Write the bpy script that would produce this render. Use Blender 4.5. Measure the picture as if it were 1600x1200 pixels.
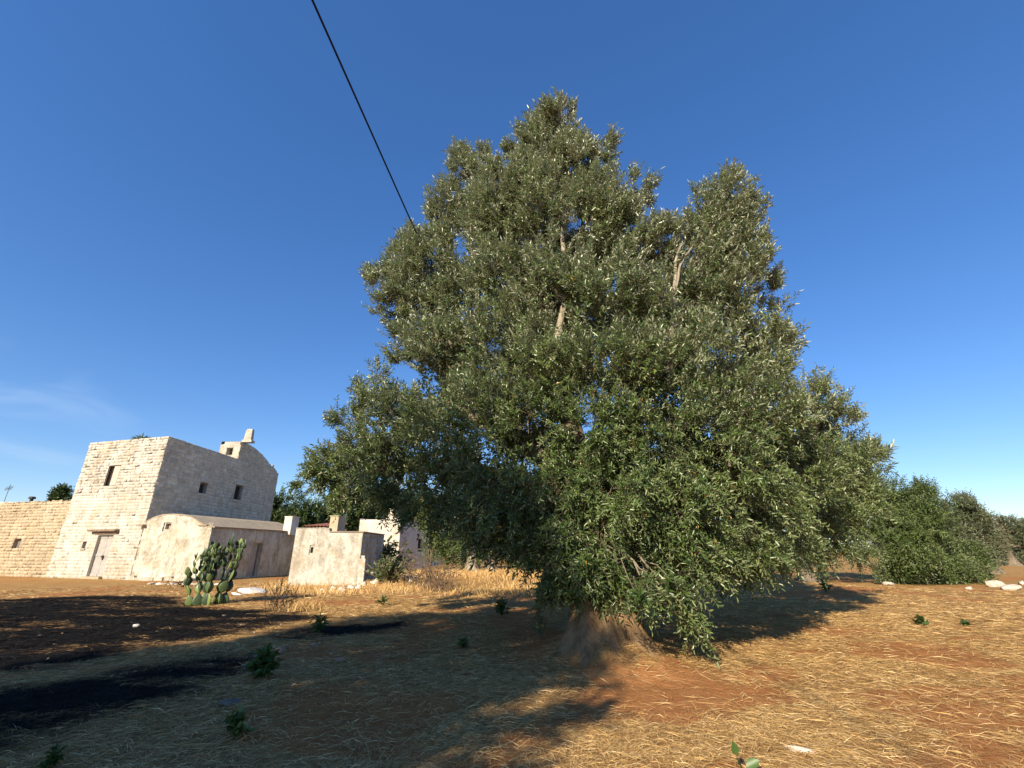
import bpy, bmesh, math, random
import numpy as np
from mathutils import Vector, Matrix, Quaternion

random.seed(7)
rng = np.random.default_rng(11)
R = math.radians
for o in list(bpy.data.objects):
    bpy.data.objects.remove(o)
scene = bpy.context.scene
C = scene.collection

# ------------------------------------------------------------------ camera, sky, sun, exposure
EYE, FPX, PITCH = 1.6, 700.0, R(20.5)
cam_data = bpy.data.cameras.new('camera')
cam_data.sensor_width = 36
cam_data.lens = FPX / 1600 * 36
cam_data.clip_start, cam_data.clip_end = 0.05, 4000
cam = bpy.data.objects.new('camera', cam_data)
cam.location = (0, 0, EYE)
cam.rotation_euler = (R(90) + PITCH, 0, 0)
C.objects.link(cam)
scene.camera = cam

SUN_EL = R(30.0)
SUN_H = Vector((-0.47, -0.88)).normalized()      # where the sun stands, seen from above
SUN_ROT = math.atan2(SUN_H.x, SUN_H.y)
sun_data = bpy.data.lights.new('sun', 'SUN')
sun_data.energy = 3.55
sun_data.angle = R(0.55)
sun_data.color = (1.0, 0.87, 0.67)
sun = bpy.data.objects.new('sun', sun_data)
sdir = Vector((SUN_H.x * math.cos(SUN_EL), SUN_H.y * math.cos(SUN_EL), math.sin(SUN_EL)))
sun.rotation_euler = sdir.to_track_quat('Z', 'Y').to_euler()
sun.location = (-20, -50, 30)
C.objects.link(sun)

world = bpy.data.worlds.new('World')
scene.world = world
world.use_nodes = True
wn, wl = world.node_tree.nodes, world.node_tree.links
wn.clear()
w_out = wn.new('ShaderNodeOutputWorld')
w_bg = wn.new('ShaderNodeBackground')
w_bg.inputs['Strength'].default_value = 0.110
w_sky = wn.new('ShaderNodeTexSky')
w_sky.sky_type = 'NISHITA'
w_sky.sun_disc = False
w_sky.sun_elevation = SUN_EL
w_sky.sun_rotation = SUN_ROT
w_sky.altitude = 60
w_sky.air_density = 1.0
w_sky.dust_density = 0.1
w_sky.ozone_density = 5.0
w_gam = wn.new('ShaderNodeGamma')
w_gam.inputs['Gamma'].default_value = 0.75
w_hsv = wn.new('ShaderNodeHueSaturation')
w_hsv.inputs['Saturation'].default_value = 1.33
w_hsv.inputs['Hue'].default_value = 0.512
wl.new(w_sky.outputs[0], w_gam.inputs['Color'])
wl.new(w_gam.outputs[0], w_hsv.inputs['Color'])
wl.new(w_hsv.outputs[0], w_bg.inputs['Color'])
wl.new(w_bg.outputs[0], w_out.inputs['Surface'])

vs = scene.view_settings
scene.display_settings.display_device = 'sRGB'
vs.view_transform = 'Standard'
vs.look = 'None'
vs.gamma = 1
vs.exposure = 1.28
vs.use_curve_mapping = False
scene.cycles.max_bounces = 6
scene.cycles.transparent_max_bounces = 4

# a faint wisp of cirrus low in the sky on the left
def world_wisp():
    tc = wn.new('ShaderNodeTexCoord')
    def wisp(d, lo, scale, rot, amount):
        dot = wn.new('ShaderNodeVectorMath'); dot.operation = 'DOT_PRODUCT'
        dot.inputs[1].default_value = Vector(d).normalized()
        wl.new(tc.outputs['Generated'], dot.inputs[0])
        mr = wn.new('ShaderNodeMapRange'); mr.interpolation_type = 'SMOOTHSTEP'
        mr.inputs['From Min'].default_value = lo; mr.inputs['From Max'].default_value = 1.0
        wl.new(dot.outputs['Value'], mr.inputs['Value'])
        mp = wn.new('ShaderNodeMapping'); mp.inputs['Scale'].default_value = scale
        mp.inputs['Rotation'].default_value = rot
        wl.new(tc.outputs['Generated'], mp.inputs['Vector'])
        nz = wn.new('ShaderNodeTexNoise'); nz.inputs['Scale'].default_value = 4; nz.inputs['Detail'].default_value = 5
        nz.inputs['Distortion'].default_value = 0.6
        wl.new(mp.outputs[0], nz.inputs['Vector'])
        r2 = wn.new('ShaderNodeMapRange'); r2.interpolation_type = 'SMOOTHSTEP'
        r2.inputs['From Min'].default_value = 0.42; r2.inputs['From Max'].default_value = 0.72
        r2.inputs['To Max'].default_value = amount
        wl.new(nz.outputs[0], r2.inputs['Value'])
        mu = wn.new('ShaderNodeMath'); mu.operation = 'MULTIPLY'
        wl.new(mr.outputs[0], mu.inputs[0]); wl.new(r2.outputs[0], mu.inputs[1])
        return mu
    a = wisp((-760, 659, 215), 0.985, (1.0, 1.0, 4.0), (0.16, -0.2, 0), 0.30)
    mx = wn.new('ShaderNodeMix'); mx.data_type = 'RGBA'
    mx.inputs[7].default_value = (2.6, 3.2, 4.0, 1)
    wl.new(a.outputs[0], mx.inputs[0])
    wl.new(w_hsv.outputs[0], mx.inputs[6])
    wl.new(mx.outputs[2], w_bg.inputs['Color'])
world_wisp()

# ------------------------------------------------------------------ helpers: photograph geometry
CP, SP = math.cos(PITCH), math.sin(PITCH)
def ray(px, py):
    u, v = px - 800.0, 600.0 - py
    up, fw = v * CP + FPX * SP, FPX * CP - v * SP
    return u / fw, up / fw
def at(px, py, D):
    a, b = ray(px, py)
    return Vector((a * D, D, EYE + b * D))
def gp(px, py, z=0.0):
    a, b = ray(px, py)
    D = (z - EYE) / b
    return Vector((a * D, D, z))
def mpp(px, py, D):                       # metres that one pixel of the photograph covers at forward distance D
    a, b = ray(px, py)
    return (D * CP + b * D * SP) / FPX
class Plane:                              # an upright wall plane through two ground points
    def __init__(s, A, B):
        s.A, s.B = Vector(A[:2]), Vector(B[:2])
        s.L = (s.B - s.A).length
        s.u = (s.B - s.A) / s.L
        s.n = Vector((s.u.y, -s.u.x))     # outward, to the right of A>B
    def sz(s, px, py):
        a, b = ray(px, py)
        t = (a * s.A.y - s.A.x) / (s.u.x - a * s.u.y)
        return t, EYE + b * (s.A.y + t * s.u.y)
    def P(s, t, z, out=0.0):
        p = s.A + s.u * t + s.n * out
        return Vector((p.x, p.y, z))
    def hole(s, quad):
        pts = [s.sz(*q) for q in quad]
        xs = sorted(p[0] for p in pts); zs = sorted(p[1] for p in pts)
        n = len(pts) // 2
        return (sum(xs[:n]) / n, sum(xs[n:]) / n, sum(zs[:n]) / n, sum(zs[n:]) / n)

# ------------------------------------------------------------------ helpers: numpy noise
def _hash(ix, iy, seed):
    h = (ix.astype(np.int64) * 374761393 + iy.astype(np.int64) * 668265263 + seed * 1442695041) & 0x7fffffff
    h = ((h ^ (h >> 13)) * 1274126177) & 0x7fffffff
    return ((h ^ (h >> 16)) & 0xffff) / 65535.0
def vnoise(x, y, seed=0):
    x = np.asarray(x, float); y = np.asarray(y, float)
    ix, iy = np.floor(x), np.floor(y)
    fx, fy = x - ix, y - iy
    fx = fx * fx * (3 - 2 * fx); fy = fy * fy * (3 - 2 * fy)
    a = _hash(ix, iy, seed); b = _hash(ix + 1, iy, seed)
    c = _hash(ix, iy + 1, seed); d = _hash(ix + 1, iy + 1, seed)
    return (a * (1 - fx) + b * fx) * (1 - fy) + (c * (1 - fx) + d * fx) * fy
def fbm(x, y, seed=0, oct=4):
    s, amp, tot = 0, 0.5, 0
    for k in range(oct):
        s = s + amp * vnoise(x * 2 ** k, y * 2 ** k, seed + k * 17); tot += amp; amp *= 0.5
    return s / tot
def sstep(a, b, x):
    t = np.clip((x - a) / (b - a), 0, 1)
    return t * t * (3 - 2 * t)

# ------------------------------------------------------------------ helpers: objects
def tag(o, label=None, cat=None, group=None, kind=None):
    if label: o['label'] = label
    if cat: o['category'] = cat
    if group: o['group'] = group
    if kind: o['kind'] = kind
    return o
def thing(name, label, cat, loc, group=None):
    o = bpy.data.objects.new(name, None)
    o.empty_display_size = 0.2
    o.location = loc
    C.objects.link(o)
    return tag(o, label, cat, group)
def world_loc(o):
    v = Vector((0, 0, 0))
    while o is not None:
        v = v + Vector(o.location); o = o.parent
    return v
def link(name, me, mat, parent=None, kind=None, smooth=False):
    if mat is not None and not me.materials: me.materials.append(mat)
    if smooth:
        me.polygons.foreach_set('use_smooth', np.ones(len(me.polygons), dtype=bool))
    o = bpy.data.objects.new(name, me)
    C.objects.link(o)
    if parent is not None: o.parent = parent
    if kind: o['kind'] = kind
    return o
class MB:                                  # collects shapes in world space, links them as ONE mesh object
    def __init__(s): s.v, s.f = [], []
    def add(s, vs, fs):
        n = len(s.v)
        s.v += [tuple(p) for p in vs]; s.f += [tuple(i + n for i in f) for f in fs]
    def quad(s, a, b, c, d): s.add([a, b, c, d], [(0, 1, 2, 3)])
    def box(s, o, ux, uy, uz):             # corner o and three edge vectors
        o, ux, uy, uz = map(Vector, (o, ux, uy, uz))
        p = [o, o + ux, o + ux + uy, o + uy]
        p += [q + uz for q in p]
        s.add(p, [(0, 3, 2, 1), (4, 5, 6, 7), (0, 1, 5, 4), (1, 2, 6, 5), (2, 3, 7, 6), (3, 0, 4, 7)])
    def wbox(s, pl, t0, t1, z0, z1, o0, o1):   # box on a wall plane: along, up, out
        s.box(pl.P(t0, z0, o0), (pl.P(t1, z0, o0) - pl.P(t0, z0, o0)), (pl.P(t0, z0, o1) - pl.P(t0, z0, o0)), (0, 0, z1 - z0))
    def tube(s, pts, rad, n=8, cap=True, wob=0.0, rnd=random):
        pts = [Vector(p) for p in pts]
        if not hasattr(rad, '__len__'): rad = [rad] * len(pts)
        base = len(s.v)
        t0 = (pts[1] - pts[0]).normalized()
        ref = t0.orthogonal().normalized()
        for i, p in enumerate(pts):
            t = (pts[min(i + 1, len(pts) - 1)] - pts[max(i - 1, 0)]).normalized()
            ref = (ref - t * ref.dot(t)).normalized()
            bi = t.cross(ref)
            for k in range(n):
                a = 2 * math.pi * k / n
                r = rad[i] * (1 + wob * rnd.uniform(-1, 1))
                s.v.append(tuple(p + ref * (math.cos(a) * r) + bi * (math.sin(a) * r)))
        for i in range(len(pts) - 1):
            for k in range(n):
                a, b = base + i * n + k, base + i * n + (k + 1) % n
                s.f.append((a, b, b + n, a + n))
        if cap:
            s.f.append(tuple(base + k for k in reversed(range(n))))
            m = base + (len(pts) - 1) * n
            s.f.append(tuple(m + k for k in range(n)))
    def build(s, name, mat, parent=None, kind=None, smooth=False, fix=False):
        off = world_loc(parent) if parent is not None else Vector((0, 0, 0))
        me = bpy.data.meshes.new(name)
        me.from_pydata([tuple(Vector(p) - off) for p in s.v], [], s.f)
        if fix:
            bm = bmesh.new(); bm.from_mesh(me)
            bmesh.ops.recalc_face_normals(bm, faces=bm.faces); bm.to_mesh(me); bm.free()
        me.update()
        return link(name, me, mat, parent, kind, smooth)
def np_mesh(name, V, F, mat, parent=None, kind=None, attrs=None, smooth=False, local=False):
    V = np.asarray(V, np.float32)
    if parent is not None and not local: V = V - np.array(world_loc(parent), np.float32)
    F = np.asarray(F, np.int32)
    me = bpy.data.meshes.new(name)
    k = F.shape[1]
    me.vertices.add(len(V)); me.vertices.foreach_set('co', V.ravel())
    me.loops.add(F.size); me.loops.foreach_set('vertex_index', F.ravel())
    me.polygons.add(len(F)); me.polygons.foreach_set('loop_start', np.arange(0, F.size, k, dtype=np.int32))
    for an, av in (attrs or {}).items():
        at_ = me.attributes.new(an, 'FLOAT', 'POINT'); at_.data.foreach_set('value', np.asarray(av, np.float32))
    me.update(calc_edges=True)
    return link(name, me, mat, parent, kind, smooth)

# ------------------------------------------------------------------ helpers: materials
class NT:
    def __init__(s, name):
        s.m = bpy.data.materials.new(name); s.m.use_nodes = True
        s.n, s.l = s.m.node_tree.nodes, s.m.node_tree.links
        s.b = s.n['Principled BSDF']; s.out = s.n['Material Output']
        s._tc = None
    def tc(s, which='Object'):
        if s._tc is None: s._tc = s.n.new('ShaderNodeTexCoord')
        return s._tc.outputs[which]
    def map(s, scale, which='Object', rot=(0, 0, 0)):
        m = s.n.new('ShaderNodeMapping'); m.inputs['Scale'].default_value = scale
        m.inputs['Rotation'].default_value = rot
        s.l.new(s.tc(which), m.inputs['Vector']); return m.outputs[0]
    def noise(s, scale, detail=4, rough=0.55, vec=None, dist=0.0):
        t = s.n.new('ShaderNodeTexNoise')
        t.inputs['Scale'].default_value = scale; t.inputs['Detail'].default_value = detail
        t.inputs['Roughness'].default_value = rough; t.inputs['Distortion'].default_value = dist
        s.l.new(vec if vec is not None else s.tc(), t.inputs['Vector']); return t.outputs[0]
    def ramp(s, fac, stops, interp='LINEAR'):
        r = s.n.new('ShaderNodeValToRGB'); r.color_ramp.interpolation = interp
        e = r.color_ramp.elements
        while len(e) < len(stops): e.new(0.5)
        for i, (p, c) in enumerate(stops):
            e[i].position = p
            e[i].color = (c, c, c, 1) if not hasattr(c, '__len__') else (*c, 1)
        s.l.new(fac, r.inputs[0]); return r.outputs[0]
    def mix(s, fac, a, b, mode='MIX'):
        m = s.n.new('ShaderNodeMix'); m.data_type = 'RGBA'; m.blend_type = mode
        for sock, val in ((m.inputs[0], fac), (m.inputs[6], a), (m.inputs[7], b)):
            if isinstance(val, bpy.types.NodeSocket): s.l.new(val, sock)
            elif hasattr(val, '__len__'): sock.default_value = (*val[:3], 1)
            else: sock.default_value = val
        return m.outputs[2]
    def math(s, op, a, b=0.0, clamp=False):
        m = s.n.new('ShaderNodeMath'); m.operation = op; m.use_clamp = clamp
        for sock, val in ((m.inputs[0], a), (m.inputs[1], b)):
            if isinstance(val, bpy.types.NodeSocket): s.l.new(val, sock)
            else: sock.default_value = val
        return m.outputs[0]
    def attr(s, name):
        a = s.n.new('ShaderNodeAttribute'); a.attribute_name = name; return a.outputs['Fac']
    def color(s, c):
        if isinstance(c, bpy.types.NodeSocket): s.l.new(c, s.b.inputs['Base Color'])
        else: s.b.inputs['Base Color'].default_value = (*c, 1)
    def bump(s, h, strength=0.5, dist=0.02):
        b = s.n.new('ShaderNodeBump'); b.inputs['Strength'].default_value = strength
        b.inputs['Distance'].default_value = dist
        s.l.new(h, b.inputs['Height']); s.l.new(b.outputs[0], s.b.inputs['Normal'])
    def rough(s, r, spec=0.3):
        s.b.inputs['Roughness'].default_value = r
        s.b.inputs['Specular IOR Level'].default_value = spec

def leaf_mat(name, stops, under, trans=0.22, rough=0.42, spec=0.4, under_amt=1.0, low_under=None):
    t = NT(name)
    rnd = t.attr('rnd')
    top = t.ramp(rnd, stops)
    geo = t.n.new('ShaderNodeNewGeometry')
    f = t.math('MULTIPLY', geo.outputs['Backfacing'], under_amt)
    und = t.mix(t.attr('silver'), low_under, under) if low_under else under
    col = t.mix(f, top, und)
    t.color(col); t.rough(rough, spec)
    tr = t.n.new('ShaderNodeBsdfTranslucent')
    tcol = t.mix(0.6, col, (0.16, 0.20, 0.03))
    t.l.new(tcol, tr.inputs['Color'])
    ms = t.n.new('ShaderNodeMixShader'); ms.inputs[0].default_value = trans
    t.l.new(t.b.outputs[0], ms.inputs[1]); t.l.new(tr.outputs[0], ms.inputs[2])
    t.l.new(ms.outputs[0], t.out.inputs['Surface'])
    return t.m
M = {}
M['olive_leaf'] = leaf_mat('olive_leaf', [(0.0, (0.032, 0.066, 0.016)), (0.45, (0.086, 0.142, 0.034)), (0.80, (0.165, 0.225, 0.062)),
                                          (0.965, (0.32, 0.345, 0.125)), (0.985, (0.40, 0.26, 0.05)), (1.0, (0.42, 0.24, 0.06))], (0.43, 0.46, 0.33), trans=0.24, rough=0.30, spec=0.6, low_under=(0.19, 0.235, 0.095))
M['far_olive_leaf'] = leaf_mat('far_olive_leaf', [(0.0, (0.042, 0.075, 0.020)), (0.6, (0.092, 0.140, 0.034)), (1.0, (0.18, 0.215, 0.06))], (0.175, 0.205, 0.10))
M['grey_olive_leaf'] = leaf_mat('grey_olive_leaf', [(0.0, (0.05, 0.066, 0.032)), (0.6, (0.105, 0.125, 0.060)), (1.0, (0.19, 0.205, 0.11))], (0.24, 0.26, 0.17))
M['dry_leaf'] = leaf_mat('dry_leaf', [(0.0, (0.09, 0.07, 0.035)), (1.0, (0.20, 0.15, 0.08))], (0.2, 0.17, 0.11))
M['pine_leaf'] = leaf_mat('pine_leaf', [(0.0, (0.022, 0.042, 0.012)), (0.6, (0.05, 0.085, 0.02)), (1.0, (0.10, 0.13, 0.03))], (0.05, 0.08, 0.025), trans=0.1)
M['weed_leaf'] = leaf_mat('weed_leaf', [(0.0, (0.04, 0.085, 0.02)), (0.7, (0.085, 0.155, 0.04)), (1.0, (0.17, 0.23, 0.07))], (0.09, 0.15, 0.05), trans=0.25)

def bark_mat(name, c0, c1, scale=6):
    t = NT(name)
    n1 = t.noise(scale, 6, 0.65, t.map((1, 1, 0.25)))
    n2 = t.noise(scale * 0.5, 3)
    t.color(t.mix(t.ramp(n2, [(0.35, 0.0), (0.7, 1.0)]), t.ramp(n1, [(0.3, c0), (0.7, c1)]), c1))
    fur = t.noise(scale * 1.6, 5, 0.7, t.map((1.6, 1.6, 0.12)), 0.4)
    t.bump(t.math('ADD', n1, fur), 1.0, 0.05); t.rough(0.9, 0.1); return t.m
M['bark'] = bark_mat('bark', (0.07, 0.055, 0.04), (0.25, 0.20, 0.145), 9)
M['root_bark'] = bark_mat('root_bark', (0.12, 0.07, 0.035), (0.36, 0.235, 0.12), 8)
M['twig'] = bark_mat('twig', (0.20, 0.16, 0.11), (0.42, 0.36, 0.27), 9)
M['bough'] = bark_mat('bough', (0.13, 0.11, 0.075), (0.30, 0.25, 0.18), 8)
M['shoot'] = bark_mat('shoot', (0.10, 0.10, 0.05), (0.22, 0.20, 0.12), 9)
M['dead_twig'] = bark_mat('dead_twig', (0.10, 0.07, 0.045), (0.26, 0.18, 0.12), 9)
M['char_twig'] = bark_mat('char_twig', (0.02, 0.018, 0.016), (0.07, 0.055, 0.045), 9)

def limewash(name, white=(0.58, 0.54, 0.47), stone=(0.40, 0.32, 0.23), grey=(0.22, 0.19, 0.16), amt=0.5, stain=0.5, scale=1.0):
    t = NT(name)
    big = t.noise(0.55 * scale, 5, 0.6)
    fine = t.noise(5.5 * scale, 6, 0.7, None, 0.3)
    peel = t.math('ADD', t.math('MULTIPLY', big, 0.9), t.math('MULTIPLY', fine, 0.75))
    k = 0.98 - 0.3 * amt
    c = t.mix(t.ramp(peel, [(k - 0.12, 0.0), (k + 0.12, 1.0)]), white, stone)
    streak = t.noise(1.6 * scale, 6, 0.7, t.map((1, 1, 0.42)), 0.5)
    spots = t.noise(9 * scale, 5, 0.75)
    st = t.math('MULTIPLY', t.ramp(streak, [(0.44, 0.0), (0.62, 1.0)]), t.ramp(spots, [(0.35, 0.25), (0.62, 1.0)]))
    c = t.mix(t.math('MULTIPLY', st, stain), c, grey)
    sp = t.noise(2.2, 3, 0.5)
    c = t.mix(t.math('MULTIPLY', t.ramp(sp, [(0.4, 0.0), (0.75, 1.0)]), 0.25), c, (0.62, 0.48, 0.31))
    rnd = t.attr('rnd')
    c = t.mix(1.0, c, t.ramp(rnd, [(0.0, 0.78), (0.5, 0.94), (1.0, 1.04)]), 'MULTIPLY')
    t.color(c); t.rough(0.92, 0.15)
    t.bump(t.math('ADD', fine, t.math('MULTIPLY', spots, 0.5)), 0.7, 0.035)
    return t.m
M['tower_wash'] = limewash('tower_wash', (0.565, 0.54, 0.47), (0.42, 0.36, 0.27), amt=0.36, stain=0.6)
M['tower_side_bounce'] = limewash('tower_side_bounce', (0.76, 0.69, 0.55), (0.58, 0.51, 0.40), (0.31, 0.265, 0.21), amt=0.9, stain=0.45)  # same limestone as the front, painted lighter and warmer for bounce light in shade
M['yellow_stone'] = limewash('yellow_stone', (0.52, 0.45, 0.33), (0.42, 0.335, 0.22), (0.28, 0.22, 0.16), amt=0.8, stain=0.3)
M['vault_wash'] = limewash('vault_wash', (0.55, 0.52, 0.44), (0.37, 0.32, 0.23), (0.15, 0.13, 0.10), amt=0.30, stain=0.85, scale=1.4)
M['shed_wash'] = limewash('shed_wash', (0.57, 0.555, 0.48), (0.41, 0.355, 0.26), (0.22, 0.19, 0.15), amt=0.12, stain=0.95, scale=1.6)
M['white_wash'] = limewash('white_wash', (0.60, 0.57, 0.51), amt=0.15, stain=0.3)
M['vault_roof'] = limewash('vault_roof', (0.46, 0.38, 0.27), (0.36, 0.29, 0.2), (0.22, 0.19, 0.15), amt=0.7, stain=0.7, scale=2)
M['cap_stone'] = limewash('cap_stone', (0.36, 0.30, 0.23), (0.30, 0.24, 0.18), (0.18, 0.15, 0.12), amt=0.8, stain=0.6, scale=2)

def plain(name, c, rough=0.8, var=0.25, scale=8, spec=0.2, metal=0.0, bump=0.2):
    t = NT(name)
    n = t.noise(scale, 5, 0.6)
    t.color(t.mix(t.ramp(n, [(0.3, 0.0), (0.7, 1.0)]), tuple(x * (1 - var) for x in c), tuple(min(1, x * (1 + var)) for x in c)))
    t.rough(rough, spec); t.b.inputs['Metallic'].default_value = metal
    if bump: t.bump(n, bump, 0.01)
    return t.m
M['grey_door'] = plain('grey_door', (0.36, 0.34, 0.31), 0.6, 0.15, 4)
M['dark_wood'] = plain('dark_wood', (0.09, 0.065, 0.05), 0.8, 0.3, 10)
M['pale_wood'] = plain('pale_wood', (0.50, 0.42, 0.34), 0.75, 0.25, 8)
M['lintel_wood'] = plain('lintel_wood', (0.22, 0.155, 0.11), 0.85, 0.35, 7)
M['dark_inside'] = plain('dark_inside', (0.035, 0.03, 0.028), 0.9, 0.2)
M['shutter'] = plain('shutter', (0.17, 0.145, 0.125), 0.8, 0.25)
M['iron'] = plain('iron', (0.05, 0.042, 0.038), 0.6, 0.3)
M['rubber'] = plain('rubber', (0.012, 0.012, 0.013), 0.6, 0.1, bump=0)
M['tile'] = plain('tile', (0.36, 0.15, 0.09), 0.85, 0.3, 5)
M['stone'] = plain('stone', (0.50, 0.43, 0.34), 0.9, 0.3, 5, 0.1, bump=0.6)
M['white_stone'] = plain('white_stone', (0.66, 0.61, 0.53), 0.9, 0.25, 5, 0.1, bump=0.6)
M['dark_stone'] = plain('dark_stone', (0.17, 0.145, 0.115), 0.9, 0.3, 5, 0.1, bump=0.6)
M['red_stone'] = plain('red_stone', (0.34, 0.22, 0.15), 0.9, 0.3, 5, 0.1, bump=0.6)

def cactus_mat():
    t = NT('cactus_skin')
    oi = t.n.new('ShaderNodeObjectInfo')
    c = t.ramp(oi.outputs['Random'], [(0.0, (0.024, 0.046, 0.020)), (0.6, (0.058, 0.092, 0.036)), (1.0, (0.17, 0.22, 0.055))])
    n = t.noise(5, 4)
    c = t.mix(t.ramp(n, [(0.5, 0.0), (0.75, 0.35)]), c, (0.20, 0.19, 0.11))
    v = t.n.new('ShaderNodeTexVoronoi'); v.inputs['Scale'].default_value = 16
    t.l.new(t.tc(), v.inputs['Vector'])
    c = t.mix(t.ramp(v.outputs['Distance'], [(0.10, 0.6), (0.22, 0.0)]), c, (0.26, 0.24, 0.16))
    t.color(c); t.rough(0.45, 0.4); return t.m
M['cactus'] = cactus_mat()

# ------------------------------------------------------------------ ground
def terrain(x, y):
    x = np.asarray(x, float); y = np.asarray(y, float)
    z = 0.10 * (fbm(x * 0.16, y * 0.16, 3, 3) - 0.5) + 0.05 * (fbm(x * 0.9, y * 0.9, 5, 3) - 0.5)
    z = z + 0.6 * sstep(20, 29, y) * sstep(-8.0, -5.5, x) * (1 - sstep(10, 18, x))
    z = z + 0.42 * np.exp(-(((x - 1.46) / 0.62) ** 2 + ((y - 7.85) / 0.60) ** 2) ** 0.8)
    z = z + 0.25 * np.exp(-(((x - TRUNK[0]) / 1.1) ** 2 + ((y - TRUNK[1]) / 1.0) ** 2))
    return z
TRUNK = (1.50, 8.60)
def tz(x, y): return float(terrain(x, y))
def poly_mask(pts, x, y, soft):
    P = np.array([[p.x, p.y] for p in pts]); n = len(P)
    inside = np.zeros(x.shape, bool); d = np.full(x.shape, 1e9)
    for i in range(n):
        ax, ay = P[i]; bx, by = P[(i + 1) % n]
        if ay != by:
            cond = ((ay > y) != (by > y)) & (x < (bx - ax) * (y - ay) / (by - ay) + ax)
            inside ^= cond
        ex, ey = bx - ax, by - ay
        t = np.clip(((x - ax) * ex + (y - ay) * ey) / (ex * ex + ey * ey), 0, 1)
        d = np.minimum(d, np.hypot(x - ax - t * ex, y - ay - t * ey))
    return sstep(-soft, soft, np.where(inside, d, -d))
BURN = [[(-300, 945), (60, 934), (240, 930), (330, 946), (440, 950), (500, 966), (440, 975), (380, 985), (300, 1003), (200, 1016), (60, 1042), (-300, 1075)],
        [(-300, 1105), (0, 1082), (120, 1062), (230, 1040), (300, 1026), (350, 1030), (330, 1050), (290, 1080), (200, 1105), (80, 1140), (-300, 1190)]]
BURN.append([(430, 990), (520, 978), (600, 972), (640, 968), (590, 984), (510, 998)])
BURN.append([(330, 965), (430, 958), (470, 966), (400, 976)])
BARE = [[(890, 1065), (1090, 1035), (1200, 1060), (1130, 1105), (990, 1120), (880, 1200), (760, 1260), (700, 1200), (810, 1140)],
        [(1380, 1130), (1480, 1140), (1640, 1180), (1640, 1260), (1500, 1230)],
        [(1150, 1050), (1240, 1060), (1290, 1085), (1180, 1092)], [(1000, 1090), (1110, 1080), (1100, 1110), (1010, 1116)],
        [(560, 1090), (680, 1085), (700, 1110), (590, 1120)], [(760, 960), (870, 945), (880, 1050), (800, 1040)],
        [(1190, 925), (1330, 922), (1360, 932), (1240, 936)], [(980, 1190), (1080, 1190), (1050, 1230)]]
def masks(x, y):
    wx = x + 1.8 * (fbm(x * 0.5, y * 0.5, 21, 4) - 0.5) + 0.7 * (fbm(x * 2.1, y * 2.1, 23, 3) - 0.5)
    wy = y + 2.0 * (fbm(x * 0.5 + 9, y * 0.5, 22, 4) - 0.5) + 0.9 * (fbm(x * 2.1, y * 2.1, 24, 3) - 0.5)
    burn = np.zeros_like(x); bare = np.zeros_like(x)
    for p in BURN: burn = np.maximum(burn, poly_mask([gp(*q) for q in p], wx, wy, 0.8))
    for p in BARE: bare = np.maximum(bare, poly_mask([gp(*q) for q in p], wx, wy, 0.55))
    n = fbm(x * 0.55, y * 0.8, 31, 5)
    straw = 0.20 + 0.80 * sstep(0.31, 0.48, n)
    straw = straw * (1 - 0.94 * bare)
    straw = straw * (1 - 0.25 * sstep(11, 20, y) * sstep(3, 8, x))
    straw = np.maximum(straw, 0.75 * np.exp(-(((x - 1.46) / 0.75) ** 2 + ((y - 7.6) / 0.55) ** 2)))
    # the scorched field is patchy: straw left standing inside it
    burn = burn * (0.50 + 0.50 * sstep(0.36, 0.50, fbm(x * 0.9, y * 2.2, 41, 5)))
    return straw, burn, bare

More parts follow.
